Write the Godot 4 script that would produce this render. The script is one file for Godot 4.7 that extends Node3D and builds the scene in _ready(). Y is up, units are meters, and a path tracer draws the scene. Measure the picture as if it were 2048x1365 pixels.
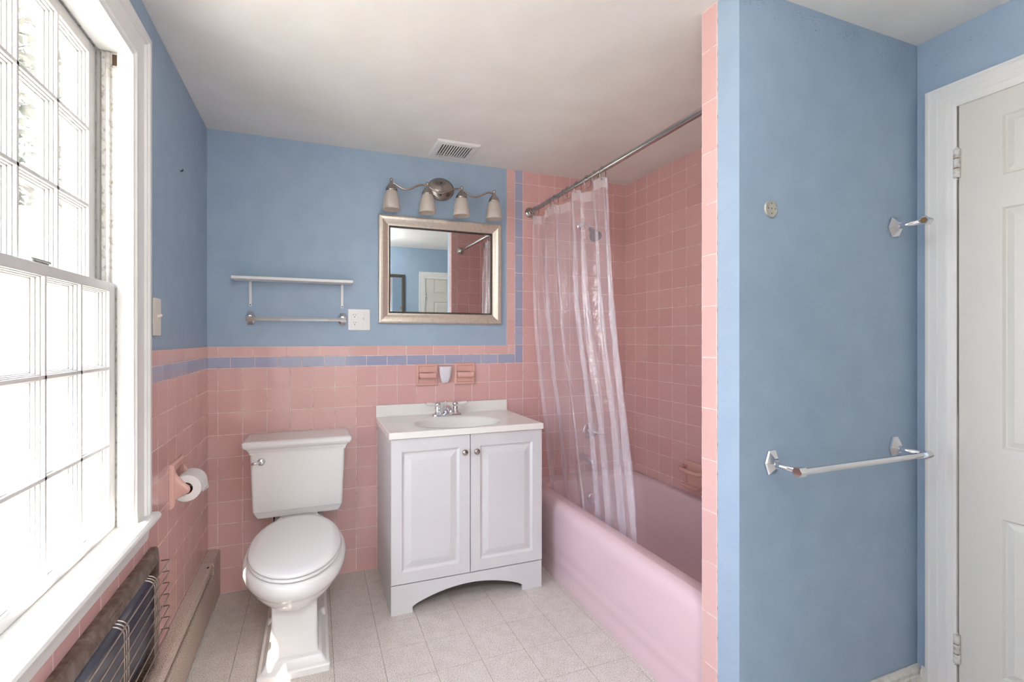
extends Node3D
# A pink and blue bathroom. x runs along the vanity wall from the window wall, y is up, z runs from the vanity wall towards the viewer.

const W := 2.4477      # tub wall
const H := 2.281       # ceiling
const XD := 2.478      # door wall
const ZR := 2.8        # rear wall
const XE := 1.649      # end face of the partition
const ZB := 1.449      # tub side of the partition
const ZF := 1.58       # room side of the partition
const P := 0.1095      # tile pitch
const Y0 := 1.1078     # lowest edge of the lavender band
const X0 := 0.0476
const B6 := 0.1545     # pitch of the six inch trim tiles

var M := {}
var used := {}
var tile_cache := {}
var rng := RandomNumberGenerator.new()

# ---------------------------------------------------------------- nodes
func numbered(n):
	if not used.has(n):
		used[n] = 0
		return n
	used[n] += 1
	return "%s_%03d" % [n, used[n]]

func thing(called, label, category, at = Vector3.ZERO, group = ""):
	var o = Node3D.new()
	o.name = numbered(called)
	add_child(o)
	o.position = at
	tag(o, label, category, group)
	return o

func tag(o, label, category, group = ""):
	o.set_meta("label", label)
	o.set_meta("category", category)
	if group != "":
		o.set_meta("group", group)
	return o

func structure(called, label = "", at = Vector3.ZERO):
	var o = Node3D.new()
	o.name = called
	add_child(o)
	o.position = at
	o.set_meta("kind", "structure")
	if label != "":
		o.set_meta("label", label)
	return o

func part(parent, called, st, m, label = ""):
	var o = MeshInstance3D.new()
	o.name = called if parent != self else numbered(called)
	st.generate_normals()
	o.mesh = st.commit()
	o.mesh.surface_set_material(0, m)
	parent.add_child(o, true)
	if label != "":
		o.set_meta("label", label)
	return o

# ---------------------------------------------------------------- shapes
func flat():
	var st = SurfaceTool.new()
	st.begin(Mesh.PRIMITIVE_TRIANGLES)
	st.set_smooth_group(-1)
	return st

func smooth():
	var st = SurfaceTool.new()
	st.begin(Mesh.PRIMITIVE_TRIANGLES)
	st.set_smooth_group(0)
	return st

func tri(st, a, b, c, out):
	var n = (a - c).cross(a - b)
	if n.length_squared() < 1e-16:
		return
	st.add_vertex(a)
	if n.dot(out) >= 0.0:
		st.add_vertex(b)
		st.add_vertex(c)
	else:
		st.add_vertex(c)
		st.add_vertex(b)

func quad(st, a, b, c, d, out):
	tri(st, a, b, c, out)
	tri(st, a, c, d, out)

# box from corner lo to corner hi with chamfered edges
func box(st, lo, hi, bev = 0.0, xf = Transform3D.IDENTITY):
	var c = (lo + hi) * 0.5
	var h = (hi - lo) * 0.5
	var b = min(bev, min(h.x, min(h.y, h.z)) * 0.49)
	var o = xf * c
	if b <= 0.0:
		for ax in 3:
			for s in [-1.0, 1.0]:
				var u = Vector3.ZERO
				var v = Vector3.ZERO
				var n = Vector3.ZERO
				n[ax] = s * h[ax]
				u[(ax + 1) % 3] = h[(ax + 1) % 3]
				v[(ax + 2) % 3] = h[(ax + 2) % 3]
				quad(st, xf * (c + n - u - v), xf * (c + n + u - v), xf * (c + n + u + v), xf * (c + n - u + v), xf.basis * n)
		return
	var k = h - Vector3.ONE * b
	for ax in 3:
		var a1 = (ax + 1) % 3
		var a2 = (ax + 2) % 3
		for s in [-1.0, 1.0]:
			var q = []
			for w in [[-1, -1], [1, -1], [1, 1], [-1, 1]]:
				var p = c
				p[ax] += s * h[ax]
				p[a1] += w[0] * k[a1]
				p[a2] += w[1] * k[a2]
				q.append(xf * p)
			var n = Vector3.ZERO
			n[ax] = s
			quad(st, q[0], q[1], q[2], q[3], xf.basis * n)
		for s1 in [-1.0, 1.0]:
			for s2 in [-1.0, 1.0]:
				var q2 = []
				for w in [[0, -1], [0, 1], [1, 1], [1, -1]]:
					var p = c
					p[ax] += w[1] * k[ax]
					p[a1] += s1 * (h[a1] if w[0] == 0 else k[a1])
					p[a2] += s2 * (k[a2] if w[0] == 0 else h[a2])
					q2.append(xf * p)
				var n = Vector3.ZERO
				n[a1] = s1
				n[a2] = s2
				quad(st, q2[0], q2[1], q2[2], q2[3], xf.basis * n)
	for sx in [-1.0, 1.0]:
		for sy in [-1.0, 1.0]:
			for sz in [-1.0, 1.0]:
				var s = Vector3(sx, sy, sz)
				var p0 = c + s * Vector3(h.x, k.y, k.z)
				var p1 = c + s * Vector3(k.x, h.y, k.z)
				var p2 = c + s * Vector3(k.x, k.y, h.z)
				tri(st, xf * p0, xf * p1, xf * p2, xf.basis * s)

# profile points (radius, height) turned about the y axis of xf
func lathe(st, prof, seg = 32, xf = Transform3D.IDENTITY, squash = Vector2.ONE):
	for i in prof.size() - 1:
		var a = prof[i]
		var b = prof[i + 1]
		var nrm = Vector2(b.y - a.y, a.x - b.x)
		for j in seg:
			var t0 = TAU * j / seg
			var t1 = TAU * (j + 1) / seg
			var p = []
			for e in [[a, t0], [a, t1], [b, t1], [b, t0]]:
				p.append(xf * Vector3(e[0].x * cos(e[1]) * squash.x, e[0].y, e[0].x * sin(e[1]) * squash.y))
			var tm = (t0 + t1) * 0.5
			var out = xf.basis * Vector3(nrm.x * cos(tm), nrm.y, nrm.x * sin(tm))
			quad(st, p[0], p[1], p[2], p[3], out)

# round tube along points
func tube(st, pts, r, seg = 10, caps = true):
	var rings = []
	var up = Vector3.UP
	for i in pts.size():
		var d = (pts[min(i + 1, pts.size() - 1)] - pts[max(i - 1, 0)]).normalized()
		if abs(d.dot(up)) > 0.95:
			up = Vector3.RIGHT if abs(d.x) < 0.9 else Vector3.BACK
		var s = d.cross(up).normalized()
		up = s.cross(d).normalized()
		var rr = r[i] if r is Array else r
		var ring = []
		for j in seg:
			var t = TAU * j / seg
			ring.append(pts[i] + (s * cos(t) + up * sin(t)) * rr)
		rings.append(ring)
	for i in pts.size() - 1:
		for j in seg:
			var jj = (j + 1) % seg
			var m = (rings[i][j] + rings[i + 1][jj]) * 0.5
			quad(st, rings[i][j], rings[i][jj], rings[i + 1][jj], rings[i + 1][j], m - (pts[i] + pts[i + 1]) * 0.5)
	if caps:
		for e in [[0, 1], [pts.size() - 1, pts.size() - 2]]:
			for j in seg:
				tri(st, pts[e[0]], rings[e[0]][j], rings[e[0]][(j + 1) % seg], pts[e[0]] - pts[e[1]])

# rings of equal length joined into a skin; inward turns it inside out
func loft(st, rings, inward = false, cap_first = false, cap_last = false):
	var mids = []
	for r in rings:
		var m = Vector3.ZERO
		for p in r:
			m += p
		mids.append(m / r.size())
	for i in rings.size() - 1:
		var n = rings[i].size()
		for j in n:
			var jj = (j + 1) % n
			var a = rings[i][j]
			var b = rings[i][jj]
			var c = rings[i + 1][jj]
			var d = rings[i + 1][j]
			var out = (a + b + c + d) * 0.25 - (mids[i] + mids[i + 1]) * 0.5
			# rings that lie in one plane face along that plane's normal
			var span = mids[i + 1] - mids[i]
			if abs(a.y - d.y) < 1e-4 and span.length() < 2e-2:
				out = Vector3.UP
				tri(st, a, b, c, out)
				tri(st, a, c, d, out)
				continue
			quad(st, a, b, c, d, -out if inward else out)
	for e in [[cap_first, 0, 1], [cap_last, rings.size() - 1, rings.size() - 2]]:
		if e[0]:
			var r = rings[e[1]]
			var out = mids[e[1]] - mids[e[2]]
			if inward:
				out = -out
			for j in r.size():
				tri(st, mids[e[1]], r[j], r[(j + 1) % r.size()], out)

# polygon in the xy plane of xf pushed along its z from z0 to z1
func extrude(st, poly, z0, z1, xf = Transform3D.IDENTITY):
	var pk = PackedVector2Array(poly)
	var idx = Geometry2D.triangulate_polygon(pk)
	for i in range(0, idx.size(), 3):
		for e in [[z0, -1.0], [z1, 1.0]]:
			var q = []
			for k in 3:
				var p = pk[idx[i + k]]
				q.append(xf * Vector3(p.x, p.y, e[0]))
			tri(st, q[0], q[1], q[2], xf.basis * Vector3(0, 0, e[1]))
	var cw = Geometry2D.is_polygon_clockwise(pk)
	for i in pk.size():
		var a = pk[i]
		var b = pk[(i + 1) % pk.size()]
		var n = Vector3(b.y - a.y, a.x - b.x, 0) * (-1.0 if cw else 1.0)
		quad(st, xf * Vector3(a.x, a.y, z0), xf * Vector3(b.x, b.y, z0), xf * Vector3(b.x, b.y, z1), xf * Vector3(a.x, a.y, z1), xf.basis * n)

# rounded rectangle in a level plane
func rrect(x0, x1, z0, z1, r, y, n = 12):
	var ring = []
	for q in [[x1 - r, z1 - r, 0.0], [x0 + r, z1 - r, PI / 2], [x0 + r, z0 + r, PI], [x1 - r, z0 + r, PI * 1.5]]:
		for k in n + 1:
			var t = q[2] + PI / 2 * k / n
			ring.append(Vector3(q[0] + r * cos(t), y, q[1] + r * sin(t)))
	return ring

# moulding round three sides of an opening with mitred corners; profile points (distance outside the opening, proud of the wall), from the outer edge inwards
func surround(st, prof, x0, x1, top, bottom, xf):
	var path = func(q):
		return [Vector3(x0 - q.x, bottom, q.y), Vector3(x0 - q.x, top + q.x, q.y), Vector3(x1 + q.x, top + q.x, q.y), Vector3(x1 + q.x, bottom, q.y)]
	for i in prof.size() - 1:
		var a = path.call(prof[i])
		var b = path.call(prof[i + 1])
		var d = prof[i + 1] - prof[i]
		for j in 3:
			var across = [Vector3.LEFT, Vector3.UP, Vector3.RIGHT][j]
			quad(st, xf * a[j], xf * a[j + 1], xf * b[j + 1], xf * b[j], xf.basis * (across * d.y + Vector3.BACK * -d.x))

func frame_from(ux, uy, n, o):
	return Transform3D(Basis(ux, uy, n), o)

# ---------------------------------------------------------------- materials
func mat(c, rough = 0.5, metal = 0.0, spec = 0.5):
	var m = StandardMaterial3D.new()
	m.albedo_color = c
	m.roughness = rough
	m.metallic = metal
	m.metallic_specular = spec
	return m

func noise_tex(freq, seed_, ramp, size = 512, octaves = 4, kind = FastNoiseLite.TYPE_SIMPLEX_SMOOTH):
	var n = FastNoiseLite.new()
	n.noise_type = kind
	n.frequency = freq
	n.seed = seed_
	n.fractal_octaves = octaves
	var g = n.get_seamless_image(size, size)
	var im = Image.create(size, size, false, Image.FORMAT_RGB8)
	for y in size:
		for x in size:
			im.set_pixel(x, y, ramp.sample(g.get_pixel(x, y).r))
	return ImageTexture.create_from_image(im)

# mottled vinyl: fine worm-like grain over soft blotches
func mottled_tex(seed_, g):
	var a = FastNoiseLite.new()
	a.seed = seed_
	a.frequency = 0.11
	a.fractal_octaves = 2
	var b = FastNoiseLite.new()
	b.seed = seed_ + 70
	b.frequency = 0.011
	b.fractal_octaves = 3
	var size = 1024
	var ia = a.get_seamless_image(size, size)
	var ib = b.get_seamless_image(size, size)
	var im = Image.create(size, size, false, Image.FORMAT_RGB8)
	for y in size:
		for x in size:
			im.set_pixel(x, y, g.sample(ia.get_pixel(x, y).r * 0.84 + ib.get_pixel(x, y).r * 0.16))
	return ImageTexture.create_from_image(im)

func grey_tex(freq, seed_, size = 512, octaves = 3):
	var n = FastNoiseLite.new()
	n.frequency = freq
	n.seed = seed_
	n.fractal_octaves = octaves
	return ImageTexture.create_from_image(n.get_seamless_image(size, size))

func ramp(stops):
	var g = Gradient.new()
	g.offsets = PackedFloat32Array(stops.map(func(s): return s[0]))
	g.colors = PackedColorArray(stops.map(func(s): return s[1]))
	return g

func world_tex(m, tex, scale):
	m.albedo_texture = tex
	m.uv1_triplanar = true
	m.uv1_world_triplanar = true
	m.uv1_scale = Vector3.ONE * scale

func bumpy(m, tex, scale, height):
	m.heightmap_enabled = true
	m.heightmap_texture = tex
	m.heightmap_scale = height
	m.uv1_triplanar = true
	m.uv1_world_triplanar = true
	m.uv1_scale = Vector3.ONE * scale

func rgb(r, g, b):
	return Color(r / 255.0, g / 255.0, b / 255.0)

func make_materials():
	var fine = grey_tex(0.02, 5)
	# wall paint
	M.blue = mat(Color.WHITE, 0.5)
	world_tex(M.blue, noise_tex(0.012, 11, ramp([[0.0, rgb(157, 178, 200)], [0.5, rgb(161, 182, 203)], [1.0, rgb(165, 186, 206)]])), 0.9)
	bumpy(M.blue, fine, 0.9, 0.05)
	M.ceiling = mat(Color.WHITE, 0.85)
	world_tex(M.ceiling, noise_tex(0.01, 12, ramp([[0.0, rgb(236, 233, 228)], [0.6, rgb(240, 238, 233)], [1.0, rgb(243, 241, 237)]])), 0.6)
	# tiles
	for i in 3:
		M["pink%d" % i] = mat([rgb(221, 177, 173), rgb(219, 174, 170), rgb(223, 180, 176)][i], 0.09)
		M["lav%d" % i] = mat([rgb(170, 172, 196), rgb(166, 169, 194), rgb(174, 176, 198)][i], 0.09)
		M["trim%d" % i] = mat([rgb(224, 182, 176), rgb(222, 179, 173), rgb(226, 185, 179)][i], 0.09)
	M.fixture = mat(rgb(226, 180, 168), 0.12)
	M.grout = mat(Color.WHITE, 0.8)
	world_tex(M.grout, noise_tex(0.02, 14, ramp([[0.0, rgb(200, 160, 150)], [0.42, rgb(236, 214, 206)], [1.0, rgb(244, 230, 224)]])), 2.0)
	M.tub = mat(rgb(227, 199, 204), 0.08)
	# floor
	var fl = ramp([[0.0, rgb(164, 151, 142)], [0.35, rgb(201, 190, 183)], [0.5, rgb(215, 206, 199)], [0.66, rgb(225, 218, 212)], [1.0, rgb(240, 235, 230)]])
	for i in 3:
		var m = mat(Color.WHITE, 0.36)
		world_tex(m, mottled_tex(21 + i, fl), 1.4)
		M["floor%d" % i] = m
	M.hall_floor = mat(rgb(196, 196, 198), 0.7)
	M.floor_joint = mat(rgb(118, 104, 94), 0.9)
	# whites
	M.china = mat(rgb(236, 234, 232), 0.07)
	M.plastic_white = mat(rgb(238, 237, 236), 0.14)
	M.laminate = mat(rgb(217, 216, 217), 0.36)
	M.shade_board = mat(rgb(134, 108, 80), 0.9)  # dark brown puts the deep shade under the vanity into the colour
	M.marble = mat(rgb(240, 238, 232), 0.12)
	M.white_paint = mat(rgb(234, 233, 230), 0.35)
	M.shaded_sash_paint = mat(rgb(218, 216, 213), 0.35)  # the white paint again, greyed so the backlit shade is in its colour
	M.old_white = mat(Color.WHITE, 0.45)
	world_tex(M.old_white, noise_tex(0.03, 31, ramp([[0.0, rgb(150, 143, 132)], [0.3, rgb(208, 203, 194)], [0.5, rgb(228, 225, 219)], [1.0, rgb(236, 234, 229)]]), 512, 5), 3.0)
	M.skirt = mat(Color.WHITE, 0.45)
	world_tex(M.skirt, noise_tex(0.02, 33, ramp([[0.0, rgb(190, 182, 170)], [0.25, rgb(219, 214, 206)], [0.5, rgb(229, 226, 220)], [1.0, rgb(236, 234, 229)]]), 512, 4), 3.0)
	M.door = mat(rgb(222, 219, 211), 0.42)
	M.ivory = mat(rgb(236, 228, 214), 0.35)
	M.paper = mat(rgb(240, 236, 232), 0.95)
	M.cardboard = mat(rgb(90, 70, 55), 0.95)
	M.dark = mat(rgb(18, 17, 17), 0.8)
	# metals
	M.chrome = mat(rgb(225, 226, 230), 0.06, 1.0)
	M.nickel = mat(rgb(176, 168, 160), 0.24, 1.0)
	M.steel = mat(rgb(178, 174, 170), 0.2, 1.0)
	M.plate_ivory = mat(rgb(206, 203, 192), 0.25, 0.7)
	M.silver = mat(Color.WHITE, 0.34, 0.75)
	world_tex(M.silver, noise_tex(0.03, 41, ramp([[0.0, rgb(70, 62, 56)], [0.1, rgb(150, 140, 128)], [0.16, rgb(214, 203, 188)], [0.6, rgb(222, 211, 197)], [1.0, rgb(228, 219, 208)]]), 512, 5), 3.0)
	M.pewter = mat(rgb(60, 56, 52), 0.4, 0.7)
	M.mirror = mat(rgb(236, 240, 240), 0.01, 1.0)
	M.wire = mat(rgb(186, 172, 160), 0.3, 0.9)
	M.bronze = mat(Color.WHITE, 0.42, 0.35)
	world_tex(M.bronze, noise_tex(0.02, 42, ramp([[0.0, rgb(78, 58, 46)], [0.45, rgb(112, 92, 80)], [0.7, rgb(132, 116, 106)], [1.0, rgb(150, 138, 132)]]), 512, 5), 2.5)
	M.enamel = mat(rgb(66, 72, 92), 0.22)
	M.bad_metal = mat(Color.WHITE, 0.5)
	world_tex(M.bad_metal, noise_tex(0.075, 43, ramp([[0.0, rgb(70, 50, 40)], [0.3, rgb(104, 80, 68)], [0.345, rgb(204, 182, 170)], [0.6, rgb(222, 202, 190)], [1.0, rgb(230, 212, 202)]]), 1024, 3), 3.2)
	# glass and vinyl
	M.pane = mat(Color(0.95, 0.97, 0.97, 0.03), 0.0)
	M.pane.transparency = BaseMaterial3D.TRANSPARENCY_ALPHA
	M.vinyl = mat(Color(0.94, 0.91, 0.95, 0.17), 0.055)
	M.vinyl.transparency = BaseMaterial3D.TRANSPARENCY_ALPHA
	bumpy(M.vinyl, grey_tex(0.03, 8), 1.6, 0.4)
	M.vinyl_hem = mat(Color(0.96, 0.93, 0.95, 0.30), 0.12)
	M.vinyl_hem.transparency = BaseMaterial3D.TRANSPARENCY_ALPHA
	M.frosted = mat(rgb(208, 198, 188), 0.32)
	M.frosted.backlight_enabled = true
	M.frosted.backlight = Color(0.55, 0.53, 0.5)
	M.cup = mat(rgb(232, 228, 236), 0.25)
	# outside
	M.stucco = mat(rgb(236, 226, 208), 0.9)
	M.eave = mat(rgb(206, 202, 196), 0.8)
	M.ground = mat(rgb(176, 170, 158), 0.95)
	M.bark = mat(rgb(88, 78, 68), 0.95)
	M.leaf = mat(rgb(64, 65, 47), 0.8)
	M.leaf_tan = mat(rgb(78, 70, 54), 0.8)

# ---------------------------------------------------------------- tiles
func tile_mesh(w, h, m, thick, bev):
	var key = [snappedf(w, 0.0005), snappedf(h, 0.0005), m, thick]
	if tile_cache.has(key):
		return tile_cache[key]
	var st = flat()
	var hx = w / 2
	var hy = h / 2
	var back = [Vector3(-hx, -hy, 0), Vector3(hx, -hy, 0), Vector3(hx, hy, 0), Vector3(-hx, hy, 0)]
	var mid = []
	var top = []
	var shoulder = []
	for p in back:
		mid.append(p + Vector3(0, 0, thick - bev))
		shoulder.append(Vector3(p.x - sign(p.x) * bev * 0.6, p.y - sign(p.y) * bev * 0.6, thick - bev * 0.3))
		top.append(Vector3(p.x - sign(p.x) * bev * 1.8, p.y - sign(p.y) * bev * 1.8, thick))
	for r in [[back, mid], [mid, shoulder], [shoulder, top]]:
		for i in 4:
			var j = (i + 1) % 4
			var c = (r[0][i] + r[0][j]) * 0.5
			quad(st, r[0][i], r[0][j], r[1][j], r[1][i], Vector3(c.x, c.y, 0.0).normalized() + Vector3(0, 0, 0.3))
	quad(st, top[0], top[1], top[2], top[3], Vector3.BACK)
	st.generate_normals()
	var mesh = st.commit()
	mesh.surface_set_material(0, m)
	tile_cache[key] = mesh
	return mesh

# lays one tile: rectangle u0..u1, v0..v1 on a plane; base gives that plane
func lay(parent, called, u0, u1, v0, v1, base, mats, thick = 0.005, gap = 0.0024, bev = 0.0009, wobble = 0.0014):
	var w = u1 - u0 - gap
	var h = v1 - v0 - gap
	if w < 0.006 or h < 0.006:
		return
	var o = MeshInstance3D.new()
	o.name = called
	o.mesh = tile_mesh(w, h, M[mats + str(rng.randi() % 3)], thick, bev)
	var tilt = Basis.from_euler(Vector3(rng.randf_range(-wobble, wobble), rng.randf_range(-wobble, wobble), 0))
	o.transform = base * Transform3D(tilt, Vector3((u0 + u1) / 2, (v0 + v1) / 2, rng.randf_range(-0.0003, 0.0)))
	parent.add_child(o, true)

func edges(first, last, at, pitch):
	var e = [first]
	var k = ceil((first + 0.004 - at) / pitch)
	while at + k * pitch < last - 0.004:
		e.append(at + k * pitch)
		k += 1
	e.append(last)
	return e

func grid(parent, called, us, vs, base, mats):
	for i in us.size() - 1:
		for j in vs.size() - 1:
			lay(parent, called, us[i], us[i + 1], vs[j], vs[j + 1], base, mats)

func low_rows():
	var v = [0.0]
	for k in range(9, -1, -1):
		v.append(Y0 - k * P)
	return v

# ---------------------------------------------------------------- scene
func _ready():
	rng.seed = 7
	# camera: level, with the lens shifted as in the photograph
	var f := 927.522
	var cam = Camera3D.new()
	cam.name = "camera"
	add_child(cam)
	cam.position = Vector3(0.4934, 1.2514, 2.5873)
	cam.rotation = Vector3(0, -deg_to_rad(20.018), 0)
	cam.projection = Camera3D.PROJECTION_FRUSTUM
	cam.near = 0.05
	cam.far = 200.0
	cam.size = cam.near * 1365.0 / f
	cam.frustum_offset = Vector2((1024.0 - 967.117) / f, (679.054 - 682.5) / f) * cam.near
	cam.current = true
	# sky and sun
	var we = WorldEnvironment.new()
	we.name = "daylight"
	var env = Environment.new()
	env.background_mode = Environment.BG_SKY
	var sm = ProceduralSkyMaterial.new()
	sm.sky_top_color = rgb(196, 208, 228)
	sm.sky_horizon_color = rgb(238, 239, 239)
	sm.ground_horizon_color = rgb(214, 208, 198)
	sm.ground_bottom_color = rgb(186, 178, 166)
	sm.sun_angle_max = 1.0
	var sky = Sky.new()
	sky.sky_material = sm
	env.sky = sky
	env.background_energy_multiplier = 6.6
	env.tonemap_mode = Environment.TONE_MAPPER_LINEAR
	env.tonemap_exposure = 3.15
	env.sdfgi_enabled = true
	env.ssao_enabled = true
	env.ssil_enabled = true
	we.environment = env
	add_child(we)
	var sun = DirectionalLight3D.new()
	sun.name = "sun"
	add_child(sun)
	sun.look_at_from_position(Vector3(-1, 2.45, 1.5), Vector3.ZERO)
	sun.light_color = rgb(255, 246, 232)
	sun.light_energy = 4.0
	sun.light_angular_distance = 0.6
	sun.shadow_enabled = true

	make_materials()
	build_shell()
	build_wall_tiles()
	build_floor()
	build_window()
	build_hall()
	build_doors()
	build_outside()
	build_tub()
	build_vanity()
	build_toilet()
	build_heaters()
	build_shower()
	build_back_wall_things()
	build_left_wall_things()
	build_partition_things()
	build_rear_things()

# ---------------------------------------------------------------- room shell
func slab(called, boxes, m, label):
	var st = flat()
	for b in boxes:
		box(st, b[0], b[1])
	var o = part(self, called, st, m, label)
	o.set_meta("kind", "structure")
	return o

const WZ0 := 0.985     # window opening
const WZ1 := 1.715
const WY0 := 0.70
const WY1 := 2.078
const HX0 := 0.08      # open doorway to the hall, behind the viewer
const HX1 := 0.94
const HY := 2.03
const HALL := 2.75  # energy of the added hall fill lamp

func build_shell():
	slab("ceiling", [[Vector3(-0.14, H, -0.12), Vector3(1.1145, H + 0.1, ZR + 0.12)], [Vector3(1.2915, H, -0.12), Vector3(XD + 0.14, H + 0.1, ZR + 0.12)],
		[Vector3(1.1145, H, -0.12), Vector3(1.2915, H + 0.1, 0.0945)], [Vector3(1.1145, H, 0.2495), Vector3(1.2915, H + 0.1, ZR + 0.12)]], M.ceiling, "off-white painted ceiling")
	var st = flat()
	box(st, Vector3(-0.14, 0, -0.12), Vector3(W + 0.15, H, 0))
	M.back = M.blue
	part(self, "wall_back", st, M.blue, "blue wall over pink tile behind vanity and toilet").set_meta("kind", "structure")
	slab("wall_left", [
		[Vector3(-0.14, 0, 0), Vector3(0, H, WZ0 - 0.028)], [Vector3(-0.14, 0, WZ1 + 0.028), Vector3(0, H, ZR)],
		[Vector3(-0.14, 0, WZ0 - 0.028), Vector3(0, WY0 - 0.012, WZ1 + 0.028)], [Vector3(-0.14, WY1 + 0.028, WZ0 - 0.028), Vector3(0, H, WZ1 + 0.028)]], M.blue, "blue wall over pink tile with the window")
	slab("wall_right", [[Vector3(W, 0, 0), Vector3(W + 0.15, H, ZB + 0.06)]], M.grout, "pink tiled wall along the bathtub")
	slab("wall_rear", [[Vector3(-0.14, 0, ZR), Vector3(HX0, H, ZR + 0.12)], [Vector3(HX1, 0, ZR), Vector3(1.708, H, ZR + 0.12)], [Vector3(HX0, HY, ZR), Vector3(HX1, H, ZR + 0.12)],
		[Vector3(1.708, 1.951, ZR), Vector3(2.396, H, ZR + 0.12)], [Vector3(2.396, 0, ZR), Vector3(XD + 0.14, H, ZR + 0.12)]], M.blue, "blue wall behind the room")
	# door wall with its opening
	slab("wall_entry", [
		[Vector3(XD, 0, ZF), Vector3(XD + 0.14, H, 1.675)], [Vector3(XD, 2.045, 1.675), Vector3(XD + 0.14, H, 2.43)],
		[Vector3(XD, 0, 2.43), Vector3(XD + 0.14, H, ZR)]], M.blue, "blue wall holding the white door")
	# partition, painted with mildew specks under the ceiling
	st = flat()
	box(st, Vector3(XE, 0, ZB), Vector3(XD + 0.14, H, ZF - 0.001))
	var o = part(self, "wall_partition", st, M.blue, "blue partition at the end of the bathtub")
	o.set_meta("kind", "structure")
	part(o, "mildew", mildew_shape(), mat(rgb(74, 92, 104), 0.9), "dark mildew specks under the ceiling").set_meta("kind", "stuff")
	# skirting boards
	skirting("baseboard_partition", frame_from(Vector3.RIGHT, Vector3.UP, Vector3.BACK, Vector3(XE, 0, ZF)), 0.0, XD - XE)
	skirting("baseboard_entry", frame_from(Vector3.BACK, Vector3.UP, Vector3.LEFT, Vector3(XD, 0, ZF + 0.014)), 0.0, 0.02)
	skirting("baseboard_rear", frame_from(Vector3.LEFT, Vector3.UP, Vector3.FORWARD, Vector3(1.642, 0, ZR)), 0.0, 0.62)

func mildew_shape():
	var st = flat()
	var r2 = RandomNumberGenerator.new()
	r2.seed = 19
	for k in 420:
		var x = 0.0
		var c = r2.randi() % 4
		x = [1.70, 1.95, 2.14, 2.36][c] + r2.randfn() * [0.05, 0.07, 0.05, 0.07][c]
		var y = H - 0.012 - abs(r2.randfn()) * [0.02, 0.035, 0.035, 0.05][c]
		if x < XE + 0.01 or x > XD - 0.01:
			continue
		var s = r2.randf_range(0.0004, 0.0014)
		var q = []
		for j in 5:
			var t = TAU * j / 5 + r2.randf()
			q.append(Vector3(x + s * cos(t) * r2.randf_range(0.6, 1.4), y + s * sin(t), ZF - 0.0006))
		for j in range(1, 4):
			tri(st, q[0], q[j], q[j + 1], Vector3.BACK)
	for k in 46:
		var z = 1.66 + r2.randfn() * 0.07
		var y = H - 0.05 - abs(r2.randfn()) * 0.03
		if z < ZF + 0.01:
			continue
		var s = r2.randf_range(0.0006, 0.0016)
		tri(st, Vector3(XD - 0.0006, y, z), Vector3(XD - 0.0006, y + s, z + s), Vector3(XD - 0.0006, y - s * 0.5, z + 2 * s), Vector3.LEFT)
	return st

func skirting(called, xf, u0, u1):
	var st = flat()
	var prof = [Vector2(0, 0), Vector2(0.014, 0), Vector2(0.014, 0.084), Vector2(0.011, 0.088), Vector2(0.011, 0.1), Vector2(0.006, 0.108), Vector2(0.004, 0.117), Vector2(0, 0.117)]
	# profile (out, up) pushed along the wall
	extrude(st, prof, u0, u1, xf * frame_from(Vector3.BACK, Vector3.UP, Vector3.RIGHT, Vector3.ZERO))
	part(self, called, st, M.skirt, "white moulded skirting board").set_meta("kind", "structure")

# ---------------------------------------------------------------- wall tiles
func grout_panel(parent, lo, hi):
	var st = flat()
	box(st, lo, hi)
	part(parent, "grout", st, M.grout)

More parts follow.
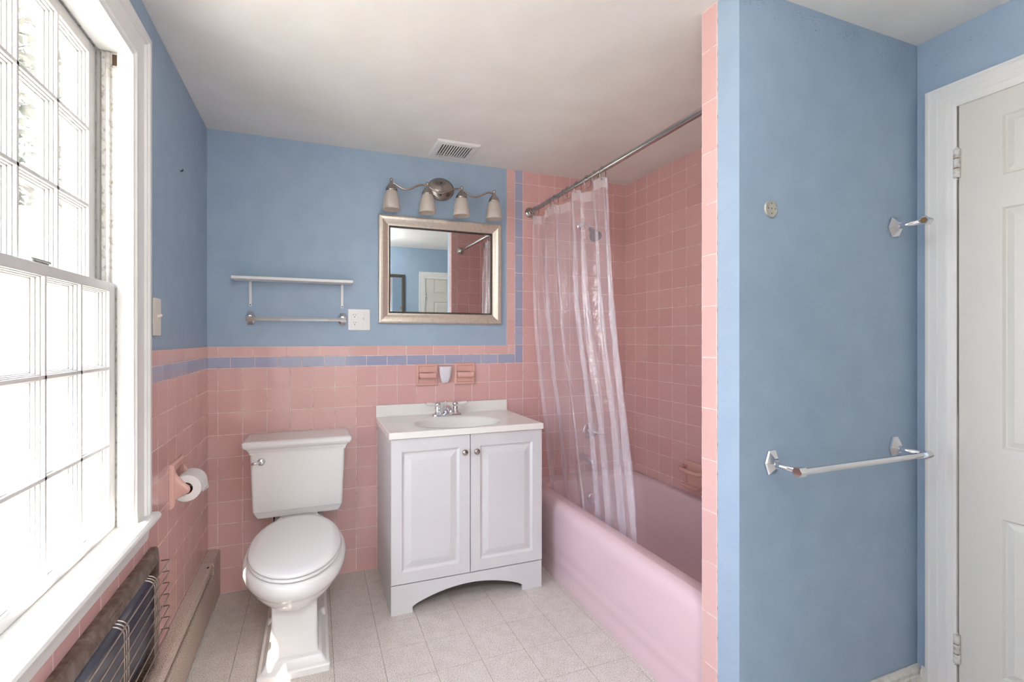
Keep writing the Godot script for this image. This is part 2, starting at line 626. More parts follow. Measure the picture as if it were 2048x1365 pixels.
func build_wall_tiles():
	var back = get_node("wall_back")
	var bf = Transform3D.IDENTITY
	var g = 0.0042
	grout_panel(back, Vector3(0, 0, -0.01), Vector3(1.692, Y0 + 0.1075, g))
	grout_panel(back, Vector3(1.5845, Y0 + 0.1075, -0.01), Vector3(W, H, g))
	grout_panel(back, Vector3(1.692, 0.3, -0.01), Vector3(W, Y0 + 0.1075, g))
	grid(back, "tile", edges(0.0, 1.6901, X0, P), low_rows(), bf, "pink")
	var shower_rows = edges(0.37, H, Y0, P)
	grid(back, "tile", edges(1.6901, W, X0, P), shower_rows, bf, "pink")
	grid(back, "lavender_tile", edges(0.0, 1.6375, X0 + P / 2, P), [Y0, Y0 + 0.0547], bf, "lav")
	grid(back, "lavender_tile", [1.6375, 1.6901], edges(Y0, H, Y0, P), bf, "lav")
	grid(back, "trim_tile", edges(0.0, 1.6375, X0, B6), [Y0 + 0.0547, Y0 + 0.1085], bf, "trim")
	grid(back, "trim_tile", [1.5838, 1.6375], edges(Y0 + 0.1085, H, Y0 + 0.1085, B6), bf, "trim")
	# window wall
	var left = get_node("wall_left")
	var lf = frame_from(Vector3.FORWARD, Vector3.UP, Vector3.RIGHT, Vector3.ZERO)
	grout_panel(left, Vector3(-0.01, 0, 0), Vector3(g, Y0 + 0.1075, 0.92))
	grout_panel(left, Vector3(-0.01, 0, 0.92), Vector3(g, 0.69, ZR))
	grout_panel(left, Vector3(-0.01, 0.69, 1.80), Vector3(g, Y0 + 0.1075, ZR))
	var zs = edges(0.005, 0.9, 0.113, P)
	var flip = func(e): return e.map(func(v): return -v)
	var neg = flip.call(zs)
	neg.reverse()
	grid(left, "tile", neg, low_rows(), lf, "pink")
	var lav = flip.call(edges(0.005, 0.9, 0.113 + P / 2, P))
	lav.reverse()
	grid(left, "lavender_tile", lav, [Y0, Y0 + 0.0547], lf, "lav")
	var trim = flip.call(edges(0.005, 0.9, 0.13, B6))
	trim.reverse()
	grid(left, "trim_tile", trim, [Y0 + 0.0547, Y0 + 0.1085], lf, "trim")
	var near = flip.call(edges(0.9, 2.4, 0.113, P))
	near.reverse()
	var under = low_rows().filter(func(v): return v < 0.66)
	under.append(0.668)
	grid(left, "tile", near, under, lf, "pink")
	# nearer than the window
	var far_z = flip.call(edges(1.812, ZR - 0.005, 0.113, P))
	far_z.reverse()
	grid(left, "tile", far_z, low_rows().filter(func(v): return v > 0.66), lf, "pink")
	grid(left, "lavender_tile", far_z, [Y0, Y0 + 0.0547], lf, "lav")
	grid(left, "trim_tile", far_z, [Y0 + 0.0547, Y0 + 0.1085], lf, "trim")
	# tub wall and the two faces of the partition
	var right = get_node("wall_right")
	var rf = frame_from(Vector3.BACK, Vector3.UP, Vector3.LEFT, Vector3(W, 0, 0))
	grout_panel(right, Vector3(W - 0.0042, 0.3, 0.004), Vector3(W + 0.01, H, ZB))
	grid(right, "tile", edges(0.006, ZB, 0.1044, P), shower_rows, rf, "pink")
	var par = get_node("wall_partition")
	var pf = frame_from(Vector3.LEFT, Vector3.UP, Vector3.FORWARD, Vector3(0, 0, ZB))
	grout_panel(par, Vector3(XE + 0.001, 0.0, ZB - 0.0042), Vector3(W - 0.004, H, ZB + 0.01))
	var xs = flip.call(edges(XE + 0.054, W - 0.006, XE + 0.054, P))
	xs.reverse()
	grid(par, "tile", xs, shower_rows, pf, "pink")
	grid(par, "trim_tile", [-(XE + 0.054), -XE], edges(0.0, H, 0.0, B6), pf, "trim")
	var ef = frame_from(Vector3.BACK, Vector3.UP, Vector3.LEFT, Vector3(XE, 0, 0))
	grout_panel(par, Vector3(XE - 0.0042, 0.0, ZB - 0.004), Vector3(XE + 0.01, H, 1.5035))
	grid(par, "trim_tile", [ZB - 0.004, 1.5035], edges(0.0, H, 0.24, 0.1592), ef, "trim")

# ---------------------------------------------------------------- floor
func build_floor():
	var st = flat()
	box(st, Vector3(-0.14, -0.1, -0.12), Vector3(XD + 0.14, -0.0016, ZR + 0.12))
	var o = part(self, "floor", st, M.floor_joint, "beige mottled vinyl tile floor")
	o.set_meta("kind", "structure")
	var fp = 0.1818
	var ff = frame_from(Vector3.RIGHT, Vector3.FORWARD, Vector3.UP, Vector3(0, -0.0016, 0))
	var xs = edges(0.0, XD, 0.5624, fp)
	var zs = edges(0.0, ZR, 0.5199, fp)
	for i in xs.size() - 1:
		for j in zs.size() - 1:
			lay(o, "floor_tile", xs[i], xs[i + 1], -zs[j + 1], -zs[j], ff, "floor", 0.0016, 0.0014, 0.0004, 0.0)

# ---------------------------------------------------------------- window
func stepped_bar(st, along, at, lo, hi, x_front, x_back, w_front, w_back, side = 0):
	# a glazing bar: three steps from the narrow room face back to the glass; side -1 or 1 builds one half only
	var steps = 4
	for k in steps:
		var xa = lerp(x_front, x_back, float(k) / steps)
		var xb = lerp(x_front, x_back, float(k + 1) / steps)
		var w = lerp(w_front, w_back, float(k) / (steps - 1)) / 2
		var l = -w if side <= 0 else 0.0
		var r = w if side >= 0 else 0.0
		if along == "y":
			box(st, Vector3(xb, lo, at + l), Vector3(xa, hi, at + r), 0.0008)
		else:
			box(st, Vector3(xb, at + l, lo), Vector3(xa, at + r, hi), 0.0008)

func sash(parent, called, xf_, y0, y1, bottom_rail, top_rail, rows, cols):
	var z0 = WZ0 + 0.002
	var z1 = WZ1 - 0.002
	var stile = 0.041
	var xb = xf_ - 0.042
	var st = flat()
	box(st, Vector3(xb, y0, z0), Vector3(xf_, y1, z0 + stile), 0.0012)
	box(st, Vector3(xb, y0, z1 - stile), Vector3(xf_, y1, z1), 0.0012)
	box(st, Vector3(xb, y0, z0 + stile), Vector3(xf_, y0 + bottom_rail, z1 - stile), 0.0012)
	box(st, Vector3(xb, y1 - top_rail, z0 + stile), Vector3(xf_, y1, z1 - stile), 0.0012)
	# glazing steps round the inside of the frame
	var gz0 = z0 + stile
	var gz1 = z1 - stile
	var gy0 = y0 + bottom_rail
	var gy1 = y1 - top_rail
	stepped_bar(st, "y", gz0, gy0, gy1, xf_, xf_ - 0.03, 0.001, 0.016, 1)
	stepped_bar(st, "y", gz1, gy0, gy1, xf_, xf_ - 0.03, 0.001, 0.016, -1)
	stepped_bar(st, "z", gy0, gz0, gz1, xf_, xf_ - 0.03, 0.001, 0.016, 1)
	stepped_bar(st, "z", gy1, gz0, gz1, xf_, xf_ - 0.03, 0.001, 0.016, -1)
	var o = part(parent, called, st, M.shaded_sash_paint)
	for r in range(1, rows):
		st = flat()
		stepped_bar(st, "z", lerp(gy0, gy1, float(r) / rows), gz0, gz1, xf_, xf_ - 0.03, 0.009, 0.024)
		part(o, "glazing_bar", st, M.shaded_sash_paint)
	for c in range(1, cols):
		st = flat()
		stepped_bar(st, "y", lerp(gz0, gz1, float(c) / cols), gy0, gy1, xf_, xf_ - 0.03, 0.009, 0.024)
		part(o, "glazing_bar", st, M.shaded_sash_paint)
	for r in rows:
		for c in cols:
			st = flat()
			box(st, Vector3(xf_ - 0.033, lerp(gy0, gy1, float(r) / rows) + 0.003, lerp(gz0, gz1, float(c) / cols) + 0.003),
				Vector3(xf_ - 0.0305, lerp(gy0, gy1, float(r + 1) / rows) - 0.003, lerp(gz0, gz1, float(c + 1) / cols) - 0.003))
			part(o, "pane", st, M.pane)
	return o

func build_window():
	var w = structure("window_1", "white wooden sash window with small panes and deep stool")
	# casing: back band, flat, inner bead
	var prof = [Vector2(0.092, 0), Vector2(0.092, 0.022), Vector2(0.078, 0.022), Vector2(0.072, 0.016), Vector2(0.068, 0.016), Vector2(0.064, 0.010), Vector2(0.034, 0.007), Vector2(0.018, 0.006), Vector2(0.014, 0.010), Vector2(0.006, 0.010), Vector2(0.002, 0.006), Vector2(-0.004, 0.004), Vector2(-0.004, -0.01)]
	var st = flat()
	surround(st, prof, WZ0, WZ1, WY1, WY0 + 0.012, Transform3D(Basis(Vector3.BACK, Vector3.UP, Vector3.RIGHT), Vector3.ZERO))
	part(w, "casing", st, M.white_paint)
	# jamb lining, stops and the worn track of the lower sash
	st = flat()
	box(st, Vector3(-0.15, WY0, WZ0 - 0.03), Vector3(0.002, WY1, WZ0 - 0.006))
	box(st, Vector3(-0.15, WY0, WZ1 + 0.006), Vector3(0.002, WY1, WZ1 + 0.03))
	box(st, Vector3(-0.15, WY1 - 0.002, WZ0 - 0.03), Vector3(0.002, WY1 + 0.03, WZ1 + 0.03))
	part(w, "jamb", st, M.old_white)
	st = flat()
	for s in [[WZ0 - 0.006, WZ0 + 0.003], [WZ1 - 0.003, WZ1 + 0.006]]:
		box(st, Vector3(-0.036, WY0, s[0]), Vector3(0.003, WY1 - 0.001, s[1]), 0.001)
		box(st, Vector3(-0.012, WY0, s[0] - 0.002), Vector3(0.005, WY1 - 0.001, s[1] + 0.002), 0.002)
	box(st, Vector3(-0.08, WY1 - 0.008, WZ0), Vector3(0.004, WY1 - 0.001, WZ1), 0.001)
	part(w, "stop", st, M.white_paint)
	st = flat()
	for s in [[WZ0 - 0.006, WZ0 + 0.006], [WZ1 - 0.006, WZ1 + 0.006]]:
		box(st, Vector3(-0.083, WY0, s[0]), Vector3(-0.075, WY1 - 0.01, s[1]), 0.001)
	part(w, "parting_bead", st, mat(rgb(168, 166, 162), 0.5, 0.3))
	st = smooth()
	tube(st, [Vector3(-0.058, 1.41, WZ0), Vector3(-0.058, WY1 - 0.012, WZ0)], 0.0055, 10)
	part(w, "sash_balance", st, M.old_white, "peeling white sash balance tube")
	st = flat()
	box(st, Vector3(-0.05, 2.035, WZ0 - 0.0062), Vector3(-0.037, 2.066, WZ0 - 0.0055))
	part(w, "pulley_hole", st, M.cardboard, "dark pulley opening in the jamb")
	# sashes
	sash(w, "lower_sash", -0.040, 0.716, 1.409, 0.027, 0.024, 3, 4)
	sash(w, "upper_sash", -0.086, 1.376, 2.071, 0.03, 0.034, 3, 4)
	st = flat()
	box(st, Vector3(-0.075, 1.4095, 1.325), Vector3(-0.045, 1.416, 1.385), 0.002)
	box(st, Vector3(-0.068, 1.416, 1.29), Vector3(-0.056, 1.423, 1.365), 0.003)
	part(w, "sash_lock", st, mat(rgb(170, 167, 160), 0.4, 0.5), "dull grey sash lock")
	# storm window outside
	st = flat()
	box(st, Vector3(-0.15, WY0, WZ0), Vector3(-0.138, WY1, WZ0 + 0.028), 0.001)
	box(st, Vector3(-0.15, WY0, WZ1 - 0.028), Vector3(-0.138, WY1, WZ1), 0.001)
	box(st, Vector3(-0.15, WY1 - 0.03, WZ0), Vector3(-0.138, WY1, WZ1), 0.001)
	box(st, Vector3(-0.15, 1.385, WZ0), Vector3(-0.138, 1.41, WZ1), 0.001)
	box(st, Vector3(-0.15, WY0, WZ0), Vector3(-0.138, WY0 + 0.03, WZ1), 0.001)
	part(w, "storm_frame", st, M.white_paint)
	# stool and apron
	st = flat()
	var nose = [Vector2(-0.14, 0.69), Vector2(0.034, 0.69), Vector2(0.041, 0.694), Vector2(0.044, 0.702), Vector2(0.042, 0.709), Vector2(0.036, 0.7145), Vector2(-0.14, 0.716)]
	extrude(st, nose, WZ0 - 0.004, WZ1 + 0.004)
	var horn = nose.map(func(p): return Vector2(max(p.x, 0.0), p.y))
	extrude(st, horn, WZ0 - 0.105, WZ0 - 0.004)
	extrude(st, horn, WZ1 + 0.004, WZ1 + 0.105)
	part(w, "stool", st, M.white_paint)
	st = flat()
	extrude(st, [Vector2(0, 0.632), Vector2(0.008, 0.632), Vector2(0.015, 0.64), Vector2(0.018, 0.66), Vector2(0.022, 0.68), Vector2(0.024, 0.69), Vector2(0, 0.69)], WZ0 - 0.08, WZ1 + 0.08)
	part(w, "apron", st, M.white_paint)

func build_hall():
	# unseen hall added behind the viewer to send fill light through its open doorway
	slab("wall_hall", [
		[Vector3(-0.9, 0, ZR + 0.12), Vector3(-0.8, 2.4, 4.1)], [Vector3(1.9, 0, ZR + 0.12), Vector3(2.0, 2.4, 4.1)],
		[Vector3(-0.9, 0, 4.1), Vector3(2.0, 2.4, 4.2)], [Vector3(-0.9, 2.4, ZR + 0.12), Vector3(2.0, 2.5, 4.2)],
		[Vector3(-0.9, 0, ZR + 0.12), Vector3(HX0, 2.4, ZR + 0.13)], [Vector3(HX1, 0, ZR + 0.12), Vector3(2.0, 2.4, ZR + 0.13)], [Vector3(HX0, HY, ZR + 0.12), Vector3(HX1, 2.4, ZR + 0.13)]], M.ceiling, "white walls of the unseen hall outside the doorway")
	slab("floor_hall", [[Vector3(-0.9, -0.1, ZR + 0.12), Vector3(2.0, 0.0, 4.2)]], M.hall_floor, "grey floor of the unseen hall")
	var st = flat()
	surround(st, [Vector2(0.08, 0), Vector2(0.08, 0.018), Vector2(0.05, 0.02), Vector2(0.0, 0.012), Vector2(0.0, 0.0)], HX0, HX1, HY, 0.0, frame_from(Vector3.RIGHT, Vector3.UP, Vector3.FORWARD, Vector3(0, 0, ZR)))
	part(self, "trim_1", st, M.white_paint, "white casing of the open doorway").set_meta("kind", "structure")
	var la = thing("added_hall_light", "added square white fill light in the unseen hall outside the doorway", "ceiling lamp", Vector3(0.6, 2.4, 3.27))  # lamp added out of view to fill the bathroom with light
	st = flat()
	box(st, Vector3(-0.32, -0.05, -0.32), Vector3(0.32, 0.0, 0.32), 0.006)
	part(la, "housing", st, M.white_paint)
	st = flat()
	box(st, Vector3(-0.3, -0.056, -0.3), Vector3(0.3, -0.05, 0.3))
	var glow = mat(rgb(250, 246, 238), 0.4)
	glow.emission_enabled = true
	glow.emission = rgb(255, 246, 234)
	glow.emission_energy_multiplier = 0.5
	part(la, "diffuser", st, glow)
	# unseen opal globe added behind the viewer as fill for partition and ceiling
	var gl = thing("added_ceiling_globe", "added round opal glass fill lamp over the unseen rear of the bathroom", "ceiling lamp", Vector3(0.98, H, 2.2))
	st = smooth()
	lathe(st, [Vector2(0, 0), Vector2(0.07, 0), Vector2(0.068, -0.012), Vector2(0.04, -0.03), Vector2(0.03, -0.06), Vector2(0.0, -0.06)], 28)
	part(gl, "canopy", st, M.nickel)
	st = smooth()
	var arc = []
	for k in 17:
		var a = lerp(0.3, PI, k / 16.0)
		arc.append(Vector2(0.1 * sin(a), -0.15 + 0.1 * cos(a)))
	lathe(st, arc, 32)
	var dim = glow.duplicate()
	dim.emission_energy_multiplier = 0.25
	part(gl, "globe", st, dim)
	var om = OmniLight3D.new()
	om.name = "fill_bulb"
	om.light_size = 0.1
	om.light_energy = 0.095
	om.light_color = rgb(250, 250, 252)
	om.omni_range = 12.0
	om.shadow_enabled = true
	gl.add_child(om)
	om.position = Vector3(0, -0.15, 0)
	var al = AreaLight3D.new()
	al.name = "lamp"  # source of the added hall lamp
	al.area_size = Vector2(0.58, 0.58)
	al.light_energy = HALL
	al.light_color = rgb(247, 250, 255)
	al.area_range = 12.0
	al.shadow_enabled = true
	la.add_child(al)
	al.position = Vector3(0, -0.06, 0)
	al.rotation.x = -PI / 2

# ---------------------------------------------------------------- doors
# a panelled leaf: plane given by xf (x across, y up, z to the room), panels as [x0, x1, y0, y1]
func panel_leaf(st, w, h, th, panels, xf, depth = 0.007, step = 0.014):
	# front face split around the panels on a grid
	var xs = [0.0, w]
	var ys = [0.0, h]
	for p in panels:
		for k in 2:
			if not xs.has(p[k]): xs.append(p[k])
			if not ys.has(p[2 + k]): ys.append(p[2 + k])
	xs.sort()
	ys.sort()
	for i in xs.size() - 1:
		for j in ys.size() - 1:
			var hole = false
			for p in panels:
				if xs[i] >= p[0] - 1e-5 and xs[i + 1] <= p[1] + 1e-5 and ys[j] >= p[2] - 1e-5 and ys[j + 1] <= p[3] + 1e-5:
					hole = true
			if not hole:
				quad(st, xf * Vector3(xs[i], ys[j], th), xf * Vector3(xs[i + 1], ys[j], th), xf * Vector3(xs[i + 1], ys[j + 1], th), xf * Vector3(xs[i], ys[j + 1], th), xf.basis.z)
	for p in panels:
		var rings = []
		for e in [[0.0, 0.0], [step * 0.45, -depth], [step * 0.75, -depth], [step * 0.8, -depth * 0.8], [step * 2.0, -depth * 0.1]]:
			rings.append([Vector3(p[0] + e[0], p[2] + e[0], th + e[1]), Vector3(p[1] - e[0], p[2] + e[0], th + e[1]), Vector3(p[1] - e[0], p[3] - e[0], th + e[1]), Vector3(p[0] + e[0], p[3] - e[0], th + e[1])])
		for r in rings.size() - 1:
			for i in 4:
				var j = (i + 1) % 4
				quad(st, xf * rings[r][i], xf * rings[r][j], xf * rings[r + 1][j], xf * rings[r + 1][i], xf.basis.z)
		var q = rings[-1]
		quad(st, xf * q[0], xf * q[1], xf * q[2], xf * q[3], xf.basis.z)
	# edges and back
	var c = [Vector3(0, 0, 0), Vector3(w, 0, 0), Vector3(w, h, 0), Vector3(0, h, 0)]
	for i in 4:
		var j = (i + 1) % 4
		var f = Vector3(0, 0, th)
		quad(st, xf * c[i], xf * c[j], xf * (c[j] + f), xf * (c[i] + f), xf.basis * ((c[i] + c[j]) * 0.5 - Vector3(w / 2, h / 2, 0)))
	quad(st, xf * c[0], xf * c[1], xf * c[2], xf * c[3], -xf.basis.z)

# door in a wall plane: local x runs along the wall from the hinge side
func door(called, label, xf, w, h, hinges):
	var d = structure(called, label)
	var prof = [Vector2(0.08, 0), Vector2(0.08, 0.02), Vector2(0.072, 0.021), Vector2(0.067, 0.017), Vector2(0.05, 0.017), Vector2(0.047, 0.015), Vector2(0.028, 0.015), Vector2(0.024, 0.012), Vector2(0.01, 0.010), Vector2(0.003, 0.007), Vector2(0.003, -0.002)]
	var st = flat()
	# local: x along wall, y up, z out of the wall
	surround(st, prof, 0.0, w, h - 0.014, 0.0, xf)
	part(d, "casing", st, M.white_paint)
	st = flat()
	box(st, Vector3(-0.013, 0, -0.12), Vector3(-0.003, h + 0.004, 0.001), 0.0, xf)
	box(st, Vector3(w + 0.003, 0, -0.12), Vector3(w + 0.013, h + 0.004, 0.001), 0.0, xf)
	box(st, Vector3(-0.013, h + 0.004, -0.12), Vector3(w + 0.013, h + 0.01, 0.001), 0.0, xf)
	part(d, "jamb", st, M.white_paint)
	st = flat()
	box(st, Vector3(-0.004, 0, -0.06), Vector3(w + 0.004, h + 0.005, -0.045), 0.0, xf)
	part(d, "stop", st, M.white_paint)
	st = flat()
	var s0 = 0.102
	var pw = (w - 3 * s0) / 2
	var panels = []
	for e in [[s0, s0 + pw], [w - s0 - pw, w - s0]]:
		for v in [[0.20, 0.69], [0.905, 1.649], [1.749, 1.933]]:
			panels.append([e[0], e[1], v[0], v[1]])
	panel_leaf(st, w, h - 0.012, 0.035, panels, xf * Transform3D(Basis.IDENTITY, Vector3(0, 0.008, -0.036)), 0.006, 0.013)
	var leaf = part(d, "leaf", st, M.door, "off-white six panel door leaf")
	st = smooth()
	lathe(st, [Vector2(0, 0.062), Vector2(0.018, 0.06), Vector2(0.027, 0.048), Vector2(0.026, 0.034), Vector2(0.012, 0.022), Vector2(0.011, 0.006), Vector2(0.03, 0.004), Vector2(0.031, 0.0)], 24, xf * frame_from(Vector3.RIGHT, Vector3.BACK, Vector3.DOWN, Vector3(w - 0.06, 0.93, 0)))
	part(leaf, "knob", st, M.nickel)
	for y in hinges:
		st = smooth()
		for k in 3:
			var y0 = y - 0.046 + k * 0.032
			lathe(st, [Vector2(0, y0), Vector2(0.009, y0), Vector2(0.009, y0 + 0.029), Vector2(0, y0 + 0.029)], 14, xf * Transform3D(Basis.IDENTITY, Vector3(-0.003, 0, 0.005)))
		for e in [-0.052, 0.05]:
			lathe(st, [Vector2(0, y + e - 0.003), Vector2(0.0055, y + e), Vector2(0, y + e + 0.006)], 12, xf * Transform3D(Basis.IDENTITY, Vector3(-0.003, 0, 0.005)))
		var hg = part(d, "hinge", st, M.old_white, "painted hinge with bare rusty gaps")
		st = flat()
		for k in 2:
			box(st, Vector3(-0.009, y - 0.0172 + k * 0.032, 0.0), Vector3(0.003, y - 0.0142 + k * 0.032, 0.012), 0.0, xf)
		part(hg, "hinge_gap", st, mat(rgb(150, 104, 72), 0.8))
	return d

func build_doors():
	door("door_1", "off-white six panel door beside the blue partition", frame_from(Vector3.BACK, Vector3.UP, Vector3.LEFT, Vector3(XD, 0, 1.692)) , 0.72, 2.027, [1.828, 0.235])
	door("door_2", "white closet door on the rear wall", frame_from(Vector3.RIGHT, Vector3.UP, Vector3.FORWARD, Vector3(1.722, 0, ZR)), 0.66, 1.94, [1.72, 0.235])

# ---------------------------------------------------------------- outside
func build_outside():
	var st = flat()
	box(st, Vector3(-9.0, -3.0, -2.5), Vector3(-0.5, 2.24, -2.2))
	box(st, Vector3(-9.0, 2.24, -2.56), Vector3(-0.5, 2.32, -2.14), 0.01)
	tag(part(self, "neighbouring_wall", st, M.stucco), "sunlit cream wall seen through the window panes", "wall")
	st = flat()
	extrude(st, [Vector2(-0.70, 2.69), Vector2(-0.68, 2.69), Vector2(-0.68, 2.71), Vector2(-0.14, 2.71), Vector2(-0.14, 3.05), Vector2(-0.70, 2.81)], -1.6, 4.0)
	tag(part(self, "roof_eave", st, M.eave), "grey white roof eave above the window outside", "eave")
	st = flat()
	box(st, Vector3(-40, -3.1, -40), Vector3(40, -3.0, 40))
	part(self, "ground", st, M.ground, "pale ground outside").set_meta("kind", "structure")
	# outer face of the house under the eave
	var r2 = RandomNumberGenerator.new()
	for k in 3:
		r2.seed = 50 + k
		var at = [Vector3(-3.4, -3, -6.4), Vector3(-9.6, -3, -8.4), Vector3(-5.6, -3, -13.6)][k]
		var t = thing("tree", ["pale leafy tree behind the cream wall, with the widest crown", "tan leafy tree behind the cream wall, farther from the house", "leafy tree farthest behind the cream wall"][k], "tree", at, "trees behind the cream wall")
		var s2 = smooth()
		tube(s2, [Vector3(0, 0, 0), Vector3(0.1, 2.5, 0), Vector3(0.0, 5.0, 0.1), Vector3(0.2, 8.0, 0)], [0.22, 0.17, 0.12, 0.04], 8)
		part(t, "trunk", s2, M.bark)
		s2 = smooth()
		for b in 26:
			var y = r2.randf_range(2.8, 7.6)
			var a = r2.randf() * TAU
			var l = r2.randf_range(1.2, 2.6)
			var p0 = Vector3(0.05, y, 0.05)
			var p1 = p0 + Vector3(cos(a) * l * 0.5, 0.35, sin(a) * l * 0.5)
			tube(s2, [p0, p1, p0 + Vector3(cos(a) * l, 0.3 + r2.randf() * 0.6, sin(a) * l)], [0.05, 0.03, 0.012], 5)
		part(t, "branches", s2, M.bark)
		var s3 = flat()
		for b in 5200:
			var a = r2.randf() * TAU
			var y = r2.randf_range(3.2, 9.0)
			var rad = 2.7 * sqrt(r2.randf()) * (1.0 - pow(abs(y - 5.6) / 4.2, 2) * 0.8)
			var p = Vector3(cos(a) * rad, y + sin(a * 5.0 + y * 3.0) * 0.25, sin(a) * rad)
			var d1 = Vector3(r2.randfn(), r2.randfn() * 0.5, r2.randfn()).normalized() * r2.randf_range(0.06, 0.14)
			var d2 = d1.cross(Vector3(r2.randfn(), r2.randfn(), r2.randfn())).normalized() * r2.randf_range(0.03, 0.06)
			tri(s3, p - d1, p + d2, p + d1, Vector3.UP)
			tri(s3, p - d1, p + d1, p - d2, Vector3.UP)
		part(t, "foliage", s3, M.leaf if k == 0 else M.leaf_tan).set_meta("kind", "stuff")

# ---------------------------------------------------------------- bathtub
func build_tub():
	var t = thing("bathtub", "glossy pink bathtub with a ribbed apron in the tiled alcove", "bathtub", Vector3(1.668, 0, 0))
	# local: x from the apron to the tub wall, z along
	var wx = W - 1.668 - 0.012
	var z0 = 0.006
	var z1 = ZB - 0.006
	var st = smooth()
	var rings = []
	# apron: plain face with three shallow ribs low down
	for e in [[0.003, 0.0], [0.003, 0.05], [0.0045, 0.06], [0.0045, 0.088], [0.0025, 0.1], [0.0025, 0.122], [0.0035, 0.134], [0.0035, 0.152], [0.0005, 0.17], [0.0, 0.2], [0.0, 0.33], [0.001, 0.352], [0.006, 0.372], [0.015, 0.386], [0.028, 0.396], [0.045, 0.4]]:
		rings.append(rrect(e[0], wx, z0, z1, 0.012, e[1], 6))
	loft(st, rings)
	part(t, "apron", st, M.tub)
	st = smooth()
	rings = []
	var inner = [[0.0, 0.012, 0.3965, true], [0.092, 0.09, 0.3985, false], [0.1, 0.1, 0.394, false], [0.107, 0.11, 0.382, false], [0.114, 0.125, 0.34, false], [0.128, 0.16, 0.22, false], [0.15, 0.2, 0.12, false], [0.19, 0.26, 0.075, false], [0.26, 0.36, 0.06, false]]
	var n = 16
	rings.append(rrect(0.045, wx, z0, z1, 0.012, 0.4, n))
	for e in inner.slice(1):
		var r = 0.09 + e[0] * 0.2
		rings.append(rrect(e[0], wx - 0.03 - (e[0] - 0.092) * 0.8, z0 + e[1], z1 - e[1] * 0.35, r, e[2], n))
	loft(st, rings, true, false, true)
	part(t, "basin", st, M.tub)
	# drain overflow plate and drain
	st = smooth()
	lathe(st, [Vector2(0, 0.012), Vector2(0.025, 0.01), Vector2(0.034, 0.004), Vector2(0.035, 0.0)], 24, frame_from(Vector3.RIGHT, Vector3.BACK, Vector3.DOWN, Vector3(0.42, 0.28, 0.152)))
	part(t, "overflow_plate", st, M.chrome)
	st = smooth()
	lathe(st, [Vector2(0, 0.006), Vector2(0.028, 0.005), Vector2(0.032, 0.0)], 24, Transform3D(Basis.IDENTITY, Vector3(0.42, 0.0598, 0.46)))
	part(t, "drain", st, M.chrome)

